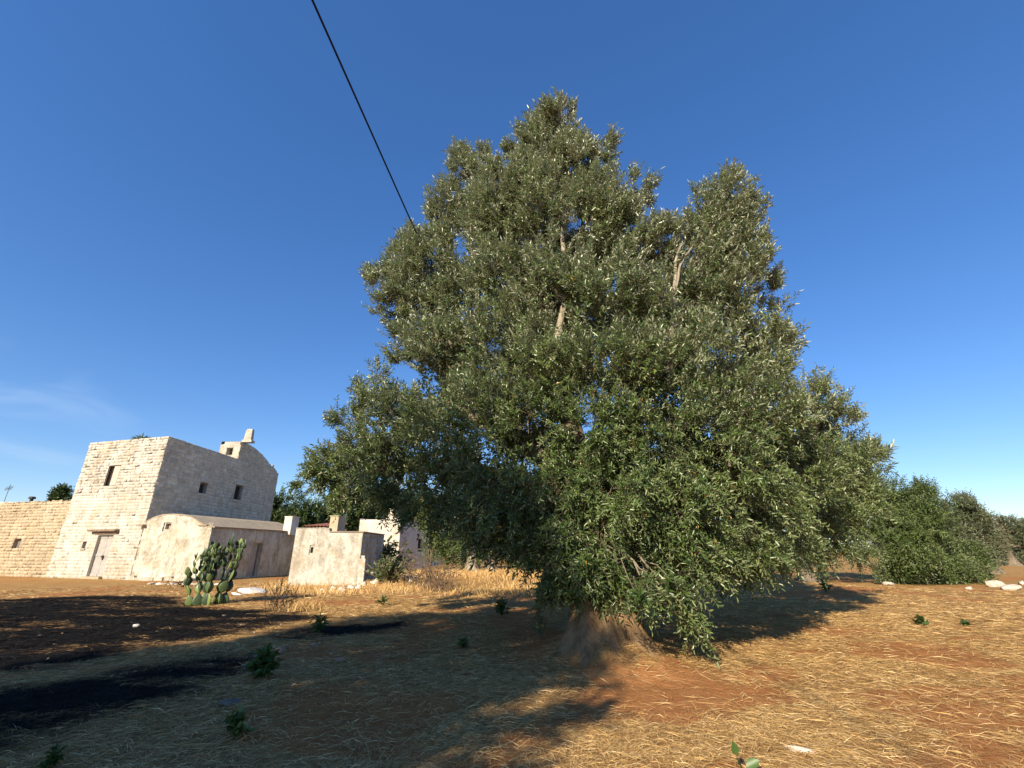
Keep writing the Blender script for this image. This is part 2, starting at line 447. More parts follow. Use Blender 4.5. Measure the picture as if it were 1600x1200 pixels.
def ground_mat():
    t = NT('ground')
    straw, burn, bare = t.attr('straw'), t.attr('burn'), t.attr('bare')
    n_big = t.noise(0.35, 4, 0.55)
    n_mid = t.noise(2.6, 5, 0.65)
    n_fine = t.noise(22, 5, 0.75)
    n_grit = t.noise(70, 3, 0.7)
    fibre = t.noise(85, 4, 0.7, t.map((1, 0.12, 1), rot=(0, 0, 0.5)), 0.5)
    fibre2 = t.noise(75, 4, 0.7, t.map((0.11, 1, 1), rot=(0, 0, -0.2)), 0.5)
    soil = t.mix(t.ramp(n_mid, [(0.3, 0.0), (0.7, 1.0)]), (0.36, 0.145, 0.052), (0.52, 0.235, 0.09))
    soil = t.mix(t.math('MULTIPLY', t.ramp(n_grit, [(0.45, 0.0), (0.7, 1.0)]), 0.4), soil, (0.20, 0.085, 0.04))
    fmx = t.math('MAXIMUM', fibre, fibre2)
    sc = t.ramp(fmx, [(0.38, (0.26, 0.135, 0.048)), (0.54, (0.42, 0.25, 0.095)), (0.64, (0.56, 0.37, 0.155)), (0.8, (0.68, 0.48, 0.23))])
    sc = t.mix(t.ramp(n_big, [(0.35, 0.0), (0.65, 0.5)]), sc, (0.42, 0.25, 0.10))
    clump = t.noise(4.5, 4, 0.7, t.map((0.5, 1.3, 1)))
    sc = t.mix(t.ramp(clump, [(0.48, 0.0), (0.70, 0.75)]), sc, (0.28, 0.15, 0.055))
    cov = t.math('ADD', t.math('MULTIPLY', straw, 1.1), t.math('MULTIPLY', t.math('SUBTRACT', n_fine, 0.5), 1.4), True)
    c = t.mix(t.ramp(cov, [(0.30, 0.0), (0.62, 1.0)]), soil, sc)
    far_n = t.noise(1.1, 6, 0.75, t.map((0.6, 1.6, 1)), 0.4)
    c = t.mix(t.math('MULTIPLY', t.ramp(far_n, [(0.42, 0.0), (0.62, 1.0)]), 0.45), c, (0.25, 0.135, 0.055))
    c = t.mix(t.math('MULTIPLY', t.ramp(far_n, [(0.30, 1.0), (0.46, 0.0)]), 0.45), c, (0.54, 0.36, 0.15))
    ash = t.ramp(t.math('ADD', t.math('MULTIPLY', n_fine, 0.45), t.math('MULTIPLY', n_mid, 0.55)), [(0.35, (0.007, 0.007, 0.007)), (0.58, (0.017, 0.016, 0.015)), (0.76, (0.06, 0.048, 0.038))])
    bf = t.math('ADD', burn, t.math('ADD', t.math('MULTIPLY', t.math('SUBTRACT', n_mid, 0.5), 1.1), t.math('MULTIPLY', t.math('SUBTRACT', n_fine, 0.5), 0.7)), True)
    c = t.mix(t.ramp(bf, [(0.12, 0.0), (0.5, 0.85)]), c, t.ramp(n_mid, [(0.3, (0.075, 0.042, 0.026)), (0.7, (0.13, 0.08, 0.045))]))
    c = t.mix(t.ramp(bf, [(0.28, 0.0), (0.58, 1.0)]), c, ash)
    t.color(c); t.rough(1.0, 0.02)
    h = t.math('ADD', t.math('MULTIPLY', n_fine, 0.6), t.math('ADD', t.math('MULTIPLY', n_mid, 1.2), t.math('MULTIPLY', fmx, 0.35)))
    t.bump(h, 0.9, 0.06)
    return t.m
M['ground'] = ground_mat()
def build_ground():
    n = 320
    u = np.linspace(-1, 1, n)
    k = 6.6
    g = np.sign(u) * (np.exp(k * np.abs(u)) - 1) / (math.exp(k) - 1) * 900
    X, Y = np.meshgrid(g, g + 6.5, indexing='ij')
    x, y = X.ravel(), Y.ravel()
    r = np.hypot(x, y)
    z = terrain(x, y)
    near = r < 60
    z = z + np.where(r < 30, 0.03 * (fbm(x * 4.0, y * 4.0, 8, 3) - 0.5), 0)
    straw = np.full(x.shape, 0.6); burn = np.zeros_like(x); bare = np.zeros_like(x)
    a, b, c = masks(x[near], y[near]); straw[near], burn[near], bare[near] = a, b, c
    I = np.arange(n * n).reshape(n, n)
    F = np.stack([I[:-1, :-1], I[1:, :-1], I[1:, 1:], I[:-1, 1:]], -1).reshape(-1, 4)
    o = np_mesh('ground', np.stack([x, y, z], 1), F, M['ground'], attrs={'straw': straw, 'burn': burn, 'bare': bare}, smooth=True)
    tag(o, 'dry field of red soil, cut straw and a black burnt patch', 'ground', kind='structure')
build_ground()

# ------------------------------------------------------------------ buildings
def subtract(iv, cuts):
    out = [iv]
    for c0, c1 in cuts:
        nx = []
        for a, b in out:
            if c1 <= a or c0 >= b: nx.append((a, b)); continue
            if c0 > a: nx.append((a, c0))
            if c1 < b: nx.append((c1, b))
        out = nx
    return [q for q in out if q[1] - q[0] > 0.06]
def wall_core(mb, pl, z0, prof, holes, depth, back=0.0):
    """flat wall with real openings and reveals; prof = [(t, ztop)...]"""
    ts = sorted(set([p[0] for p in prof] + [h[0] for h in holes] + [h[1] for h in holes]))
    pt, pz = [p[0] for p in prof], [p[1] for p in prof]
    top = lambda t: float(np.interp(t, pt, pz))
    zs = sorted(set([z0] + [h[2] for h in holes] + [h[3] for h in holes]))
    for a, b in zip(ts[:-1], ts[1:]):
        m = (a + b) / 2
        for i, c in enumerate(zs):
            last = i == len(zs) - 1
            d = None if last else zs[i + 1]
            if any(h[0] < m < h[1] and h[2] <= c + 1e-6 and h[3] > c + 1e-6 for h in holes): continue
            if last: mb.quad(pl.P(a, c), pl.P(b, c), pl.P(b, top(b)), pl.P(a, top(a)))
            else: mb.quad(pl.P(a, c), pl.P(b, c), pl.P(b, d), pl.P(a, d))
    for a, b, c, d in holes:
        for (p, q) in (((a, c), (a, d)), ((a, d), (b, d)), ((b, d), (b, c)), ((b, c), (a, c))):
            mb.quad(pl.P(*p), pl.P(*q), pl.P(*q, -depth), pl.P(*p, -depth))
def stone_skin(name, pl, z0, prof, holes, mat, parent, course=0.25, lng=(0.35, 0.7), gap=0.012, proud=(0.012, 0.04), ragged=0.0, seed=1, rough=0.0, cover=1.0, plaster=None, single=0, tmin=-1e9):
    """coursed stones proud of a wall, one joined part"""
    rd = random.Random(seed)
    pt, pz = [p[0] for p in prof], [p[1] for p in prof]
    top = lambda t: float(np.interp(t, pt, pz))
    V, F, A = [], [], []
    plaster = plaster or (lambda t, z: 0.0)
    z = z0
    zmax = max(pz)
    while z < zmax:
        h = course * rd.uniform(0.85, 1.15)
        z1 = z + h
        cuts = [(q[0], q[1]) for q in holes if min(z1, q[3]) - max(z, q[2]) > 0.35 * h]
        for a, b in subtract((pt[0], pt[-1]), cuts):
            t = a
            first = True
            while t < b - 0.02:
                w = rd.uniform(*lng)
                if b - (t + w) < lng[0] * 0.6: w = b - t
                t1 = t + w
                zt = top((t + t1) / 2)
                if z < zt - 0.06 and rd.random() < cover:
                    zz = min(z1, zt + rd.uniform(-0.05, 0.05) * (1 if ragged else 0))
                    e0 = rd.uniform(0.0, ragged) if (first and t == pt[0]) else 0
                    pl_ = plaster((t + t1) / 2, z)
                    p = rd.uniform(*proud) * (1 - .75 * pl_); ch = min(0.03, p)
                    j = lambda: rd.uniform(-rough, rough) * (1 - .9 * pl_)
                    gap_ = gap; g2 = gap * (1 - .75 * pl_)
                    o = [(t + g2 - e0, z + g2), (t1 - g2, z + g2), (t1 - g2, zz - g2), (t + g2 - e0, zz - g2)]
                    i_ = [(t + g2 + ch - e0, z + g2 + ch), (t1 - g2 - ch, z + g2 + ch), (t1 - g2 - ch, zz - g2 - ch), (t + g2 + ch - e0, zz - g2 - ch)]
                    n = len(V)
                    for q in o: V.append(pl.P(q[0] + j(), q[1] + j(), 0.0))
                    for q in i_: V.append(pl.P(q[0] + j(), q[1] + j(), p + abs(j()) * 0.6))
                    F += [(n + 4, n + 5, n + 6, n + 7), (n, n + 1, n + 5, n + 4), (n + 1, n + 2, n + 6, n + 5), (n + 2, n + 3, n + 7, n + 6), (n + 3, n, n + 4, n + 7)]
                    A += [rd.random() * (1 - .8 * pl_) + .62 * .8 * pl_] * 8
                t = t1; first = False
        z = z1
    # the stones that show largest are parts of their own, the rest one joined part
    nb = len(V) // 8
    size = []
    for k in range(nb):
        q = V[k * 8:k * 8 + 4]
        mid = (q[0] + q[2]) / 2
        size.append((((q[1] - q[0]).length * (q[3] - q[0]).length) / mid.length_squared if (mid - Vector((pl.A.x, pl.A.y, mid.z))).length > tmin else 0, k))
    own = set(k for _, k in sorted(size, reverse=True)[:single])
    f5 = [(4, 5, 6, 7), (0, 1, 5, 4), (1, 2, 6, 5), (2, 3, 7, 6), (3, 0, 4, 7)]
    for k in own:
        np_mesh('stone_block', [tuple(v) for v in V[k * 8:k * 8 + 8]], f5, mat, parent, attrs={'rnd': A[k * 8:k * 8 + 8]})
    rest = [k for k in range(nb) if k not in own]
    V2 = [tuple(v) for k in rest for v in V[k * 8:k * 8 + 8]]
    A2 = [a for k in rest for a in A[k * 8:k * 8 + 8]]
    F2 = [tuple(i + n * 8 for i in f) for n in range(len(rest)) for f in f5]
    return np_mesh(name, V2, F2, mat, parent, kind='stuff', attrs={'rnd': A2})
def set_rnd(o, val=0.5):
    a = o.data.attributes.new('rnd', 'FLOAT', 'POINT')
    a.data.foreach_set('value', np.full(len(o.data.vertices), val, np.float32))
    return o

def lumpy(name, pl, z0, prof, holes, mat, parent, amp=.06, cell=.42, step=.075, seed=0, base=.012):
    pt, pz = [p[0] for p in prof], [p[1] for p in prof]
    top = lambda t: float(np.interp(t, pt, pz))
    nt = int(pl.L / step) + 1
    ts = np.linspace(0, pl.L, nt)
    zm = max(pz); nz = int((zm - z0) / step) + 1
    V, idx, A = [], {}, []
    rg = np.random.default_rng(seed)
    gx, gz = int(pl.L / cell) + 3, int((zm - z0) / (cell * .7)) + 3
    jx, jz = rg.uniform(.1, .9, (gx, gz)), rg.uniform(.1, .9, (gx, gz)); hh = rg.uniform(.3, 1, (gx, gz))
    def relief(t, z):
        u, v = t / cell + 1, (z - z0) / (cell * .7) + 1
        iu, iv = int(u), int(v); best = sec = 9; hb = 0
        for a in (-1, 0, 1):
            for b in (-1, 0, 1):
                x, y = min(max(iu + a, 0), gx - 1), min(max(iv + b, 0), gz - 1)
                d = math.hypot(x + jx[x, y] - u, y + jz[x, y] - v)
                if d < best: sec = best; best = d; hb = hh[x, y]
                elif d < sec: sec = d
        return min(1, (sec - best) * 2.2) ** .6 * hb
    F = []
    for i in range(nt - 1):
        for j in range(nz):
            tm = (ts[i] + ts[i + 1]) / 2; za, zb = z0 + j * step, z0 + (j + 1) * step
            if za > top(tm): continue
            if any(h[0] - step < tm < h[1] + step and h[2] - step * 1.2 < (za + zb) / 2 < h[3] + step * 1.2 for h in holes): continue
            q = []
            for (ii, jj) in ((i, j), (i + 1, j), (i + 1, j + 1), (i, j + 1)):
                if (ii, jj) not in idx:
                    t = ts[ii]; z = min(z0 + jj * step, top(t))
                    edge = min(1, (top(t) - z) / .12, t / .08 + .15, (pl.L - t) / .08 + .15)
                    o = base + amp * max(0, edge) * (relief(t, z) * .8 + .5 * float(fbm(t * 6, z * 6, seed + 5, 2)))
                    idx[(ii, jj)] = len(V); V.append(tuple(pl.P(t, z, o)))
                q.append(idx[(ii, jj)])
            F.append(q)
    o = np_mesh(name, V, F, mat, parent, attrs={'rnd': np.full(len(V), .8)})
    return o

# --- the tower house
TA, TB, TC = Vector((-30.6, 32.0)), Vector((-23.5, 30.0)), Vector((-23.3, 45.0))
tower = thing('tower_house', 'tall whitewashed stone tower house with grey double door and one upper window', 'house', (-27.0, 31.0, 0))
fp = Plane(TA, TB)
sp = Plane(TB, TC)
TOP = 9.0
W_UP = fp.hole([(162, 760), (170, 727), (188, 727), (181, 760)])
W_SM = fp.hole([(127, 857), (130, 846), (136, 846), (133, 857)])
DOOR = fp.hole([(134, 898), (155, 836), (178, 836), (159, 898)])
DOOR = (DOOR[0], DOOR[1], 0.0, DOOR[3])
fholes = [W_UP, W_SM, DOOR]
S1 = sp.hole([(310, 771), (313, 754), (325, 754), (322, 771)])
S2 = sp.hole([(365, 781), (368, 758), (380, 758), (377, 781)])
sholes = [S1, S2]
BF = sp.sz(372, 716)[0]                                  # where the raised gable starts
prof_pts = [sp.sz(*q) for q in ((388, 694), (398, 700), (408, 709), (418, 720), (421, 725), (430, 733), (438, 743))]
sprof = [(0, TOP), (BF, TOP), (BF + 0.02, prof_pts[0][1])] + [(t, z) for t, z in prof_pts if t > BF + 0.3]
sprof[-1] = (min(sprof[-1][0], sp.L), sprof[-1][1])
SEND = sprof[-1][0]
core = MB()
wall_core(core, fp, -0.3, [(0, TOP), (fp.L, TOP)], fholes, 0.38)
wall_core(core, sp, -0.3, sprof, sholes, 0.38)
back0 = sp.P(SEND, 0); lf = Vector((-30.4, 46.0, 0))
E = lambda p, z: Vector((p[0], p[1], z))
core.quad(E(back0, -0.3), E(lf, -0.3), E(lf, 8.6), E(back0, 8.6))
core.quad(E(lf, -0.3), E(TA, -0.3), E(TA, TOP), E(lf, 8.6))
core.quad(E(TA, TOP - 0.02), E(TB, TOP - 0.02), E(back0, 8.58), E(lf, 8.58))
wall = set_rnd(core.build('wall', M['tower_wash'], tower, fix=False), 0.35)
wall.data.materials.append(M['tower_side_bounce'])
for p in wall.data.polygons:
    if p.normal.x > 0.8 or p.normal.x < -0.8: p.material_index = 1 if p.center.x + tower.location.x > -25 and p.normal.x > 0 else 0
stone_skin('stonework', fp, 0.0, [(0, TOP), (fp.L, TOP)], [(h[0] - 0.04, h[1] + 0.04, h[2] - 0.03, h[3] + 0.05) for h in fholes], M['tower_wash'], tower, 0.20, (0.2, 0.46), 0.008, (0.004, 0.022), 0.09, 3, 0.024, single=140, plaster=lambda t, z: float(np.clip((6.3 - z) / 1.6 + 1.6 * (fbm(t * .5, z * .5, 77, 3) - .5), 0, 1)))
stone_skin('stonework', sp, 0.0, sprof, [(h[0] - 0.06, h[1] + 0.06, h[2] - 0.06, h[3] + 0.06) for h in sholes], M['tower_side_bounce'], tower, 0.25, (0.32, 0.75), 0.014, (0.015, 0.05), 0.02, 4, 0.012, single=160)
# upper window: frame, one pale leaf, dark opening
mb = MB(); a, b, c, d = W_UP
for q in ((a, a + .06, c, d), (b - .06, b, c, d), (a + .06, b - .06, d - .06, d), (a + .06, b - .06, c, c + .06)): mb.wbox(fp, *q, -0.16, -0.06)
win = mb.build('window', M['dark_wood'], tower, fix=True)
mb = MB(); mb.wbox(fp, (a + b) / 2 - .04, b - .065, c + .065, d - .065, -0.07, -0.03); mb.build('shutter', M['pale_wood'], win, fix=True)
mb = MB(); mb.wbox(fp, a + .095, (a + b) / 2 - .05, c + .095, d - .095, -0.24, -0.22); mb.build('pane', M['dark_inside'], win, fix=True)
mb = MB(); mb.wbox(fp, W_SM[0] - .06, W_SM[1] + .06, W_SM[2] - .07, W_SM[2] - .005, -0.1, 0.09); sl = mb.build('sill', M['tower_wash'], tower, fix=True); set_rnd(sl)
mb = MB(); mb.wbox(fp, W_SM[0] + .002, W_SM[1] - .002, W_SM[2] + .002, W_SM[3] - .002, -0.3, -0.16); mb.build('window', M['shutter'], tower, fix=True)
for h in (S1, S2):
    mb = MB()
    for q in ((h[0], h[0] + .1, h[2], h[3]), (h[1] - .1, h[1], h[2], h[3]), (h[0] + .1, h[1] - .1, h[3] - .1, h[3])): mb.wbox(sp, *q, -0.30, -0.22)
    w = mb.build('window', M['shutter'], tower, fix=True)
    mb = MB(); mb.wbox(sp, h[0] + .1, h[1] - .1, h[2], h[3] - .1, -0.36, -0.3); mb.build('pane', M['dark_inside'], w, fix=True)
    mb = MB(); mb.wbox(sp, h[0] - .15, h[1] + .15, h[3] + .01, h[3] + .28, 0.0, 0.06); set_rnd(mb.build('lintel', M['tower_side_bounce'], tower, fix=True), 0.3)
    mb = MB(); mb.wbox(sp, h[0] - .12, h[1] + .12, h[2] - .15, h[2] - .01, 0.0, 0.08); set_rnd(mb.build('sill', M['tower_side_bounce'], tower, fix=True), 0.6)
# double door: two leaves with ledges, latch, step
a, b, c, d = DOOR
m = (a + b) / 2
for (x0, x1) in ((a + .01, m - .008), (m + .008, b - .01)):
    mb = MB(); mb.wbox(fp, x0, x1, 0.12, d - .02, -0.24, -0.19)
    for z in (0.14, d * 0.5, d - .18): mb.wbox(fp, x0 + .03, x1 - .03, z, z + .14, -0.19, -0.165)
    dl = mb.build('door_leaf', M['grey_door'], tower, fix=True)
mb = MB(); mb.wbox(fp, m - .06, m + .13, d * .47, d * .52, -0.165, -0.11); mb.wbox(fp, m + .04, m + .10, d * .42, d * .47, -0.165, -0.12); mb.build('latch', M['iron'], dl, fix=True)
mb = MB(); mb.wbox(fp, a - .1, b + .1, -0.1, 0.12, -0.3, 0.22); set_rnd(mb.build('door_step', M['yellow_stone'], tower, fix=True))
L0, L1 = fp.sz(144, 829), fp.sz(187, 828)
mb = MB(); mb.wbox(fp, L0[0], L1[0], d + .22, d + .34, -0.05, 0.30); mb.wbox(fp, L0[0] + .35, L1[0], d + .08, d + .215, -0.05, 0.10); mb.build('lintel', M['lintel_wood'], tower, fix=True)
# bell gable standing over the far half of the side wall
mb = MB()
bz = sprof[2][1]
gw = 1.75
bp = Plane(Vector((sp.P(BF, 0).x - gw, sp.P(BF, 0).y)), Vector((sp.P(BF, 0).x, sp.P(BF, 0).y)))
nh = (0.62, 1.16, 9.35, 9.98)
wall_core(mb, bp, 8.8, [(0, bz - 0.28), (0.3, bz - 0.22), (0.34, bz - 0.02), (gw, bz)], [nh], 0.5)
seg = [q for q in sprof[2:]]
for (t0, z0), (t1, z1) in zip(seg[:-1], seg[1:]):
    p0, p1 = sp.P(t0, z0, 0.02), sp.P(t1, z1, 0.02)
    mb.quad(p0, p1, p1 - Vector((gw, 0, 0)), p0 - Vector((gw, 0, 0)))
    mb.quad(p0 - Vector((gw, 0, 0)), p1 - Vector((gw, 0, 0)), E(p1 - Vector((gw, 0, 0)), 8.4), E(p0 - Vector((gw, 0, 0)), 8.4))
bell = set_rnd(mb.build('bell_gable', M['vault_wash'], tower), 0.6)
mb = MB(); mb.wbox(bp, nh[0], nh[1], nh[2], nh[3], -0.62, -0.501); mb.build('niche', M['shutter'], bell, fix=True)
q0 = bp.sz(376, 697); q1 = bp.sz(389, 697); qt = bp.sz(383, 672)
mb = MB()
pz = bz - 0.03
mb.wbox(bp, q0[0] - .08, q1[0] + .08, pz, pz + .2, -0.62, -0.05)
zt_ = qt[1] + .15
pa_, pb_ = q0[0] + .06, q1[0] - .02
ring_ = lambda k, z: [bp.P(pa_ + k, z, -.10 - k), bp.P(pb_ - k, z, -.10 - k), bp.P(pb_ - k, z, -.5 + k), bp.P(pa_ + k, z, -.5 + k)]
mb.add(ring_(0, pz + .2) + ring_(.05, zt_ - .12) + ring_(.09, zt_), [(0, 1, 5, 4), (1, 2, 6, 5), (2, 3, 7, 6), (3, 0, 4, 7), (4, 5, 9, 8), (5, 6, 10, 9), (6, 7, 11, 10), (7, 4, 8, 11), (8, 9, 10, 11)])
set_rnd(mb.build('pinnacle', M['vault_wash'], bell, fix=True), 0.7)
# buttress crack / quoin strip on the side wall
mb = MB()
rq = random.Random(4)
zz = 4.0
tq = sp.sz(420, 760)[0]
while zz < sprof[-3][1] - 0.2:
    w = 0.5 if int(zz / 0.3) % 2 else 0.3
    mb.wbox(sp, tq - w + .1, tq + .12, zz, zz + .27, 0.0, 0.055 + rq.uniform(0, .03)); zz += 0.29
set_rnd(mb.build('quoin', M['tower_side_bounce'], tower, fix=True), 0.8)

# --- yard wall on the left
wp = Plane(Vector((-44.0, 35.9)), Vector((-30.65, 32.15)))
ywall = thing('yard_wall', 'long yellowish rubble stone wall with one small opening, left of the tower house', 'wall', (-37, 34, 0))
WT = 4.95
wh = wp.hole([(19, 858), (22, 841), (34, 841), (30, 858)])
mb = MB()
wall_core(mb, wp, -0.3, [(0, WT), (wp.L, WT)], [wh], 0.4)
mb.quad(wp.P(0, WT), wp.P(wp.L, WT), wp.P(wp.L, WT, -0.6), wp.P(0, WT, -0.6))
mb.quad(wp.P(0, -0.3, -0.6), wp.P(wp.L, -0.3, -0.6), wp.P(wp.L, WT, -0.6), wp.P(0, WT, -0.6))
set_rnd(mb.build('wall', M['yellow_stone'], ywall), 0.3)
stone_skin('stonework', wp, -0.05, [(0, WT + 0.03), (wp.L, WT + 0.03)], [wh], M['yellow_stone'], ywall, 0.20, (0.2, 0.5), 0.012, (0.012, 0.05), 0.06, 9, 0.03, single=300, tmin=6.0)
mb = MB(); mb.wbox(wp, wh[0], wh[1], wh[2], wh[3], -0.39, -0.22); mb.build('window', M['shutter'], ywall, fix=True)
# flat white building behind the yard wall
b0 = at(-40, 790, 42); b1 = at(38, 785, 42)
fb = thing('flat_roof_house', 'low white flat roofed building just showing over the yellowish wall', 'house', (b0.x, 43, 0))
mb = MB(); mb.box((b0.x - 3, 42, -0.2), (b1.x - b0.x + 3 - .5, 0, 0), (0, 5, 0), (0, 0, b1.z - 0.2 + .2)); set_rnd(mb.build('wall', M['white_wash'], fb, fix=True))
mb = MB(); mb.box((b0.x - 3.2, 41.8, b1.z - .2), (b1.x - b0.x + 3.2, 0, 0), (0, 5.4, 0), (0, 0, .22)); set_rnd(mb.build('roof', M['white_wash'], fb, fix=True), .9)
c0 = at(46, 790, 40); c1 = at(46, 779, 40)
vent = thing('vent_pipe', 'small dark vent pipe poking above the yellowish wall', 'pipe', (c0.x, 40, 0))
mb = MB(); mb.tube([(c0.x, 40, 0), (c0.x, 40, c1.z)], 0.12, 8); mb.build('pipe', M['iron'], vent)
mb = MB(); mb.tube([(c0.x, 40, c1.z - .02), (c0.x, 40, c1.z + .16)], [0.26, 0.2], 8); mb.build('cowl', M['iron'], vent)
ant = thing('roof_antenna', 'thin metal television antenna above the yellowish wall at the far left', 'antenna', (at(4, 785, 44).x, 44, 0))
p0, p1 = at(4, 790, 44), at(6, 757, 44)
mb = MB(); mb.tube([E(p0, b1.z), (p0.x, 44, p1.z)], 0.02, 6); mb.build('mast', M['iron'], ant)
mb = MB(); mb.tube([(p0.x - .7, 44.3, p1.z - .40), (p0.x + .5, 43.8, p1.z - .33)], 0.018, 5)
for k in range(7):
    t = -0.6 + k * 0.18; mb.tube([(p0.x + t - .08, 44 - t * .4, p1.z - .56), (p0.x + t + .08, 44 - t * .4, p1.z - .17)], 0.011, 4)
mb.build('boom', M['iron'], ant)

# --- the vaulted house
VA, VB = Vector((-23.42, 29.9)), Vector((-18.1, 28.4))
vp = Plane(VA, VB); VC = VB + Vector((1.95, 7.8)); vq = Plane(VB, VC)
vault = thing('vaulted_house', 'low stained whitewashed house with a barrel vaulted roof in front of the tower', 'house', (-20.5, 31, 0))
arch_px = [(222, 821), (230, 814), (242, 808), (256, 804), (272, 803), (288, 804), (302, 808), (312, 815), (322, 821), (333, 824)]
aprof = [vp.sz(*q) for q in arch_px]
aprof[0] = (0.0, aprof[0][1]); aprof[-1] = (vp.L, aprof[-1][1])
vn = vp.hole([(258, 827), (259, 818), (267, 818), (267, 827)])
vd = vq.hole([(387, 898), (392, 848), (408, 848), (402, 896)]); vd = (vd[0], vd[1], 0.05, vd[3])
ve = aprof[-1][1]
mb = MB()
wall_core(mb, vp, -0.3, aprof, [vn], 0.22)
wall_core(mb, vq, -0.3, [(0, ve), (vq.L, ve)], [vd], 0.3)
vw = set_rnd(mb.build('wall', M['vault_wash'], vault), 0.8)
mb = MB(); mb.wbox(vp, vn[0], vn[1], vn[2], vn[3], -0.24, -0.2); set_rnd(mb.build('niche', M['cap_stone'], vault, fix=True))
mb = MB(); mb.wbox(vq, vd[0], vd[1], 0.05, vd[3], -0.26, -0.2); dd = mb.build('door', M['grey_door'], vault, fix=True)
mb = MB(); mb.wbox(vq, vd[0] + .03, vd[0] + .12, 0.1, vd[3] - .1, -0.2, -0.185); mb.wbox(vq, vd[1] - .12, vd[1] - .03, 0.1, vd[3] - .1, -0.2, -0.185); mb.build('batten', M['shutter'], dd, fix=True)
lumpy('render_coat', vp, 0.0, aprof, [vn], M['vault_wash'], vault, .085, .40, .075, 3)
lumpy('render_coat', vq, 0.0, [(0, ve - .03), (vq.L, ve - .03)], [vd], M['vault_wash'], vault, .04, .45, .09, 4)
dv = VC - VB
mb = MB()
depth = Vector((dv.x, dv.y, 0))
ring = [vp.P(t, z + 0.015, 0.06) for t, z in aprof]
for p, q in zip(ring[:-1], ring[1:]):
    mb.quad(p, q, q + depth, p + depth)
    mb.quad(p - Vector((0, 0, .07)), q - Vector((0, 0, .07)), q, p)
bk = [p + depth for p in ring]
for p, q in zip(bk[:-1], bk[1:]): mb.quad(E(p, 0), E(q, 0), q, p)
set_rnd(mb.build('roof', M['vault_roof'], vault, smooth=False), 0.5)
mb = MB()
rq = random.Random(5)
t = 0.0
while t < vq.L:
    w = rq.uniform(.5, .8); mb.wbox(vq, t, min(t + w - .02, vq.L), ve - .02 + rq.uniform(-.012, .012), ve + .06, -0.1, 0.14 + rq.uniform(-.02, .02)); t += w
eo = mb.build('eave', M['cap_stone'], vault, fix=True); set_rnd(eo)
mb = MB(); mb.wbox(vp, vp.L - 1.05, vp.L - .35, aprof[-2][1] - .02, aprof[-2][1] + .05, -0.1, 0.12); set_rnd(mb.build('gutter_stone', M['cap_stone'], vault, fix=True))
mb = MB(); mb.wbox(vp, -0.35, 0.25, aprof[0][1] - .04, aprof[0][1] + .05, 0.0, 0.3); set_rnd(mb.build('gutter_stone', M['cap_stone'], vault, fix=True))
mb = MB(); mb.tube([vp.P(0.06, 0.1, 0.05), vp.P(0.06, aprof[0][1] - .05, 0.05)], 0.035, 6); mb.build('drain_pipe', M['shutter'], vault)
cap = MB()
rq = random.Random(8)
t = 0.0
while t < vp.L - 0.3:
    w = rq.uniform(.5, .9); cap.wbox(vp, t, t + w - .03, -0.2, rq.uniform(.12, .24), 0.0, rq.uniform(.18, .4)); t += w
set_rnd(cap.build('plinth', M['vault_wash'], vault, fix=True), 0.4)

def pillar(name, label, cat, px0, px1, ytop, ybot, D, depth, mat, slope=0.0, z0=None):
    p0, p1, t0 = at(px0, ybot, D), at(px1, ybot, D), at(px0, ytop, D)
    zb = p0.z if z0 is None else z0
    th = thing(name, label, cat, ((p0.x + p1.x) / 2, D, zb))
    mb = MB()
    u = Vector((p1.x - p0.x, -0.2 * (p1.x - p0.x), 0)); v = Vector((0.2 * depth, depth, 0))
    mb.box((p0.x, D, zb), u, v, (0, 0, t0.z - zb))
    set_rnd(mb.build('shaft', mat, th, fix=True), 0.9)
    mb = MB(); mb.box(Vector((p0.x, D, t0.z)) - u * .04 - v * .04, u * 1.08, v * 1.08, (0, 0, 0.06)); set_rnd(mb.build('cap', mat, th, fix=True), 0.9)
    return th
pillar('chimney', 'white square chimney standing on the end of the vaulted house', 'chimney', 441, 454, 808, 834, 34.6, 0.8, M['white_wash'], z0=2.75)

# --- the white shed
SA, SB, SC_ = Vector((-11.27, 24.6)), Vector((-7.9, 25.0)), Vector((-7.9, 29.2))
s1 = Plane(SA, SB); s2 = Plane(SB, SC_)
shed = thing('white_shed', 'small flat roofed whitewashed shed with a narrow slit window', 'shed', (-9.5, 26.5, 0))
step = s1.sz(515, 828)[0]
zl, zr = s1.sz(463, 826)[1], s1.sz(540, 832)[1]
slit = s1.hole([(484, 864), (486, 855), (490, 855), (488, 864)])
h2 = s2.hole([(584, 826), (584, 831), (588, 831), (588, 826)])
mb = MB()
wall_core(mb, s1, -0.3, [(0, zl), (step, zl), (step + .01, zr), (s1.L, zr)], [slit], 0.3)
wall_core(mb, s2, -0.3, [(0, zr), (s2.L, zr)], [], 0.3)
BL = SA + Vector((0.0, 4.4))
mb.quad(E(SC_, -.3), E(BL, -.3), E(BL, zr), E(SC_, zr)); mb.quad(E(BL, -.3), E(SA, -.3), E(SA, zr), E(BL, zr))
mb.quad(s1.P(0, zl), s1.P(step, zl), s1.P(step, zl, -.5), s1.P(0, zl, -.5))
mb.quad(s1.P(0, zr, -.5), s1.P(step, zr, -.5), s1.P(step, zl, -.5), s1.P(0, zl, -.5))
mb.quad(s1.P(step, zr), s1.P(step, zr, -.5), s1.P(step, zl, -.5), s1.P(step, zl))
set_rnd(mb.build('wall', M['shed_wash'], shed), 0.9)
stone_skin('stonework', s2, 0.0, [(0, zr), (s2.L, zr)], [], M['shed_wash'], shed, 0.28, (0.4, 0.7), 0.012, (0.01, 0.03), 0.0, 15, 0.012)
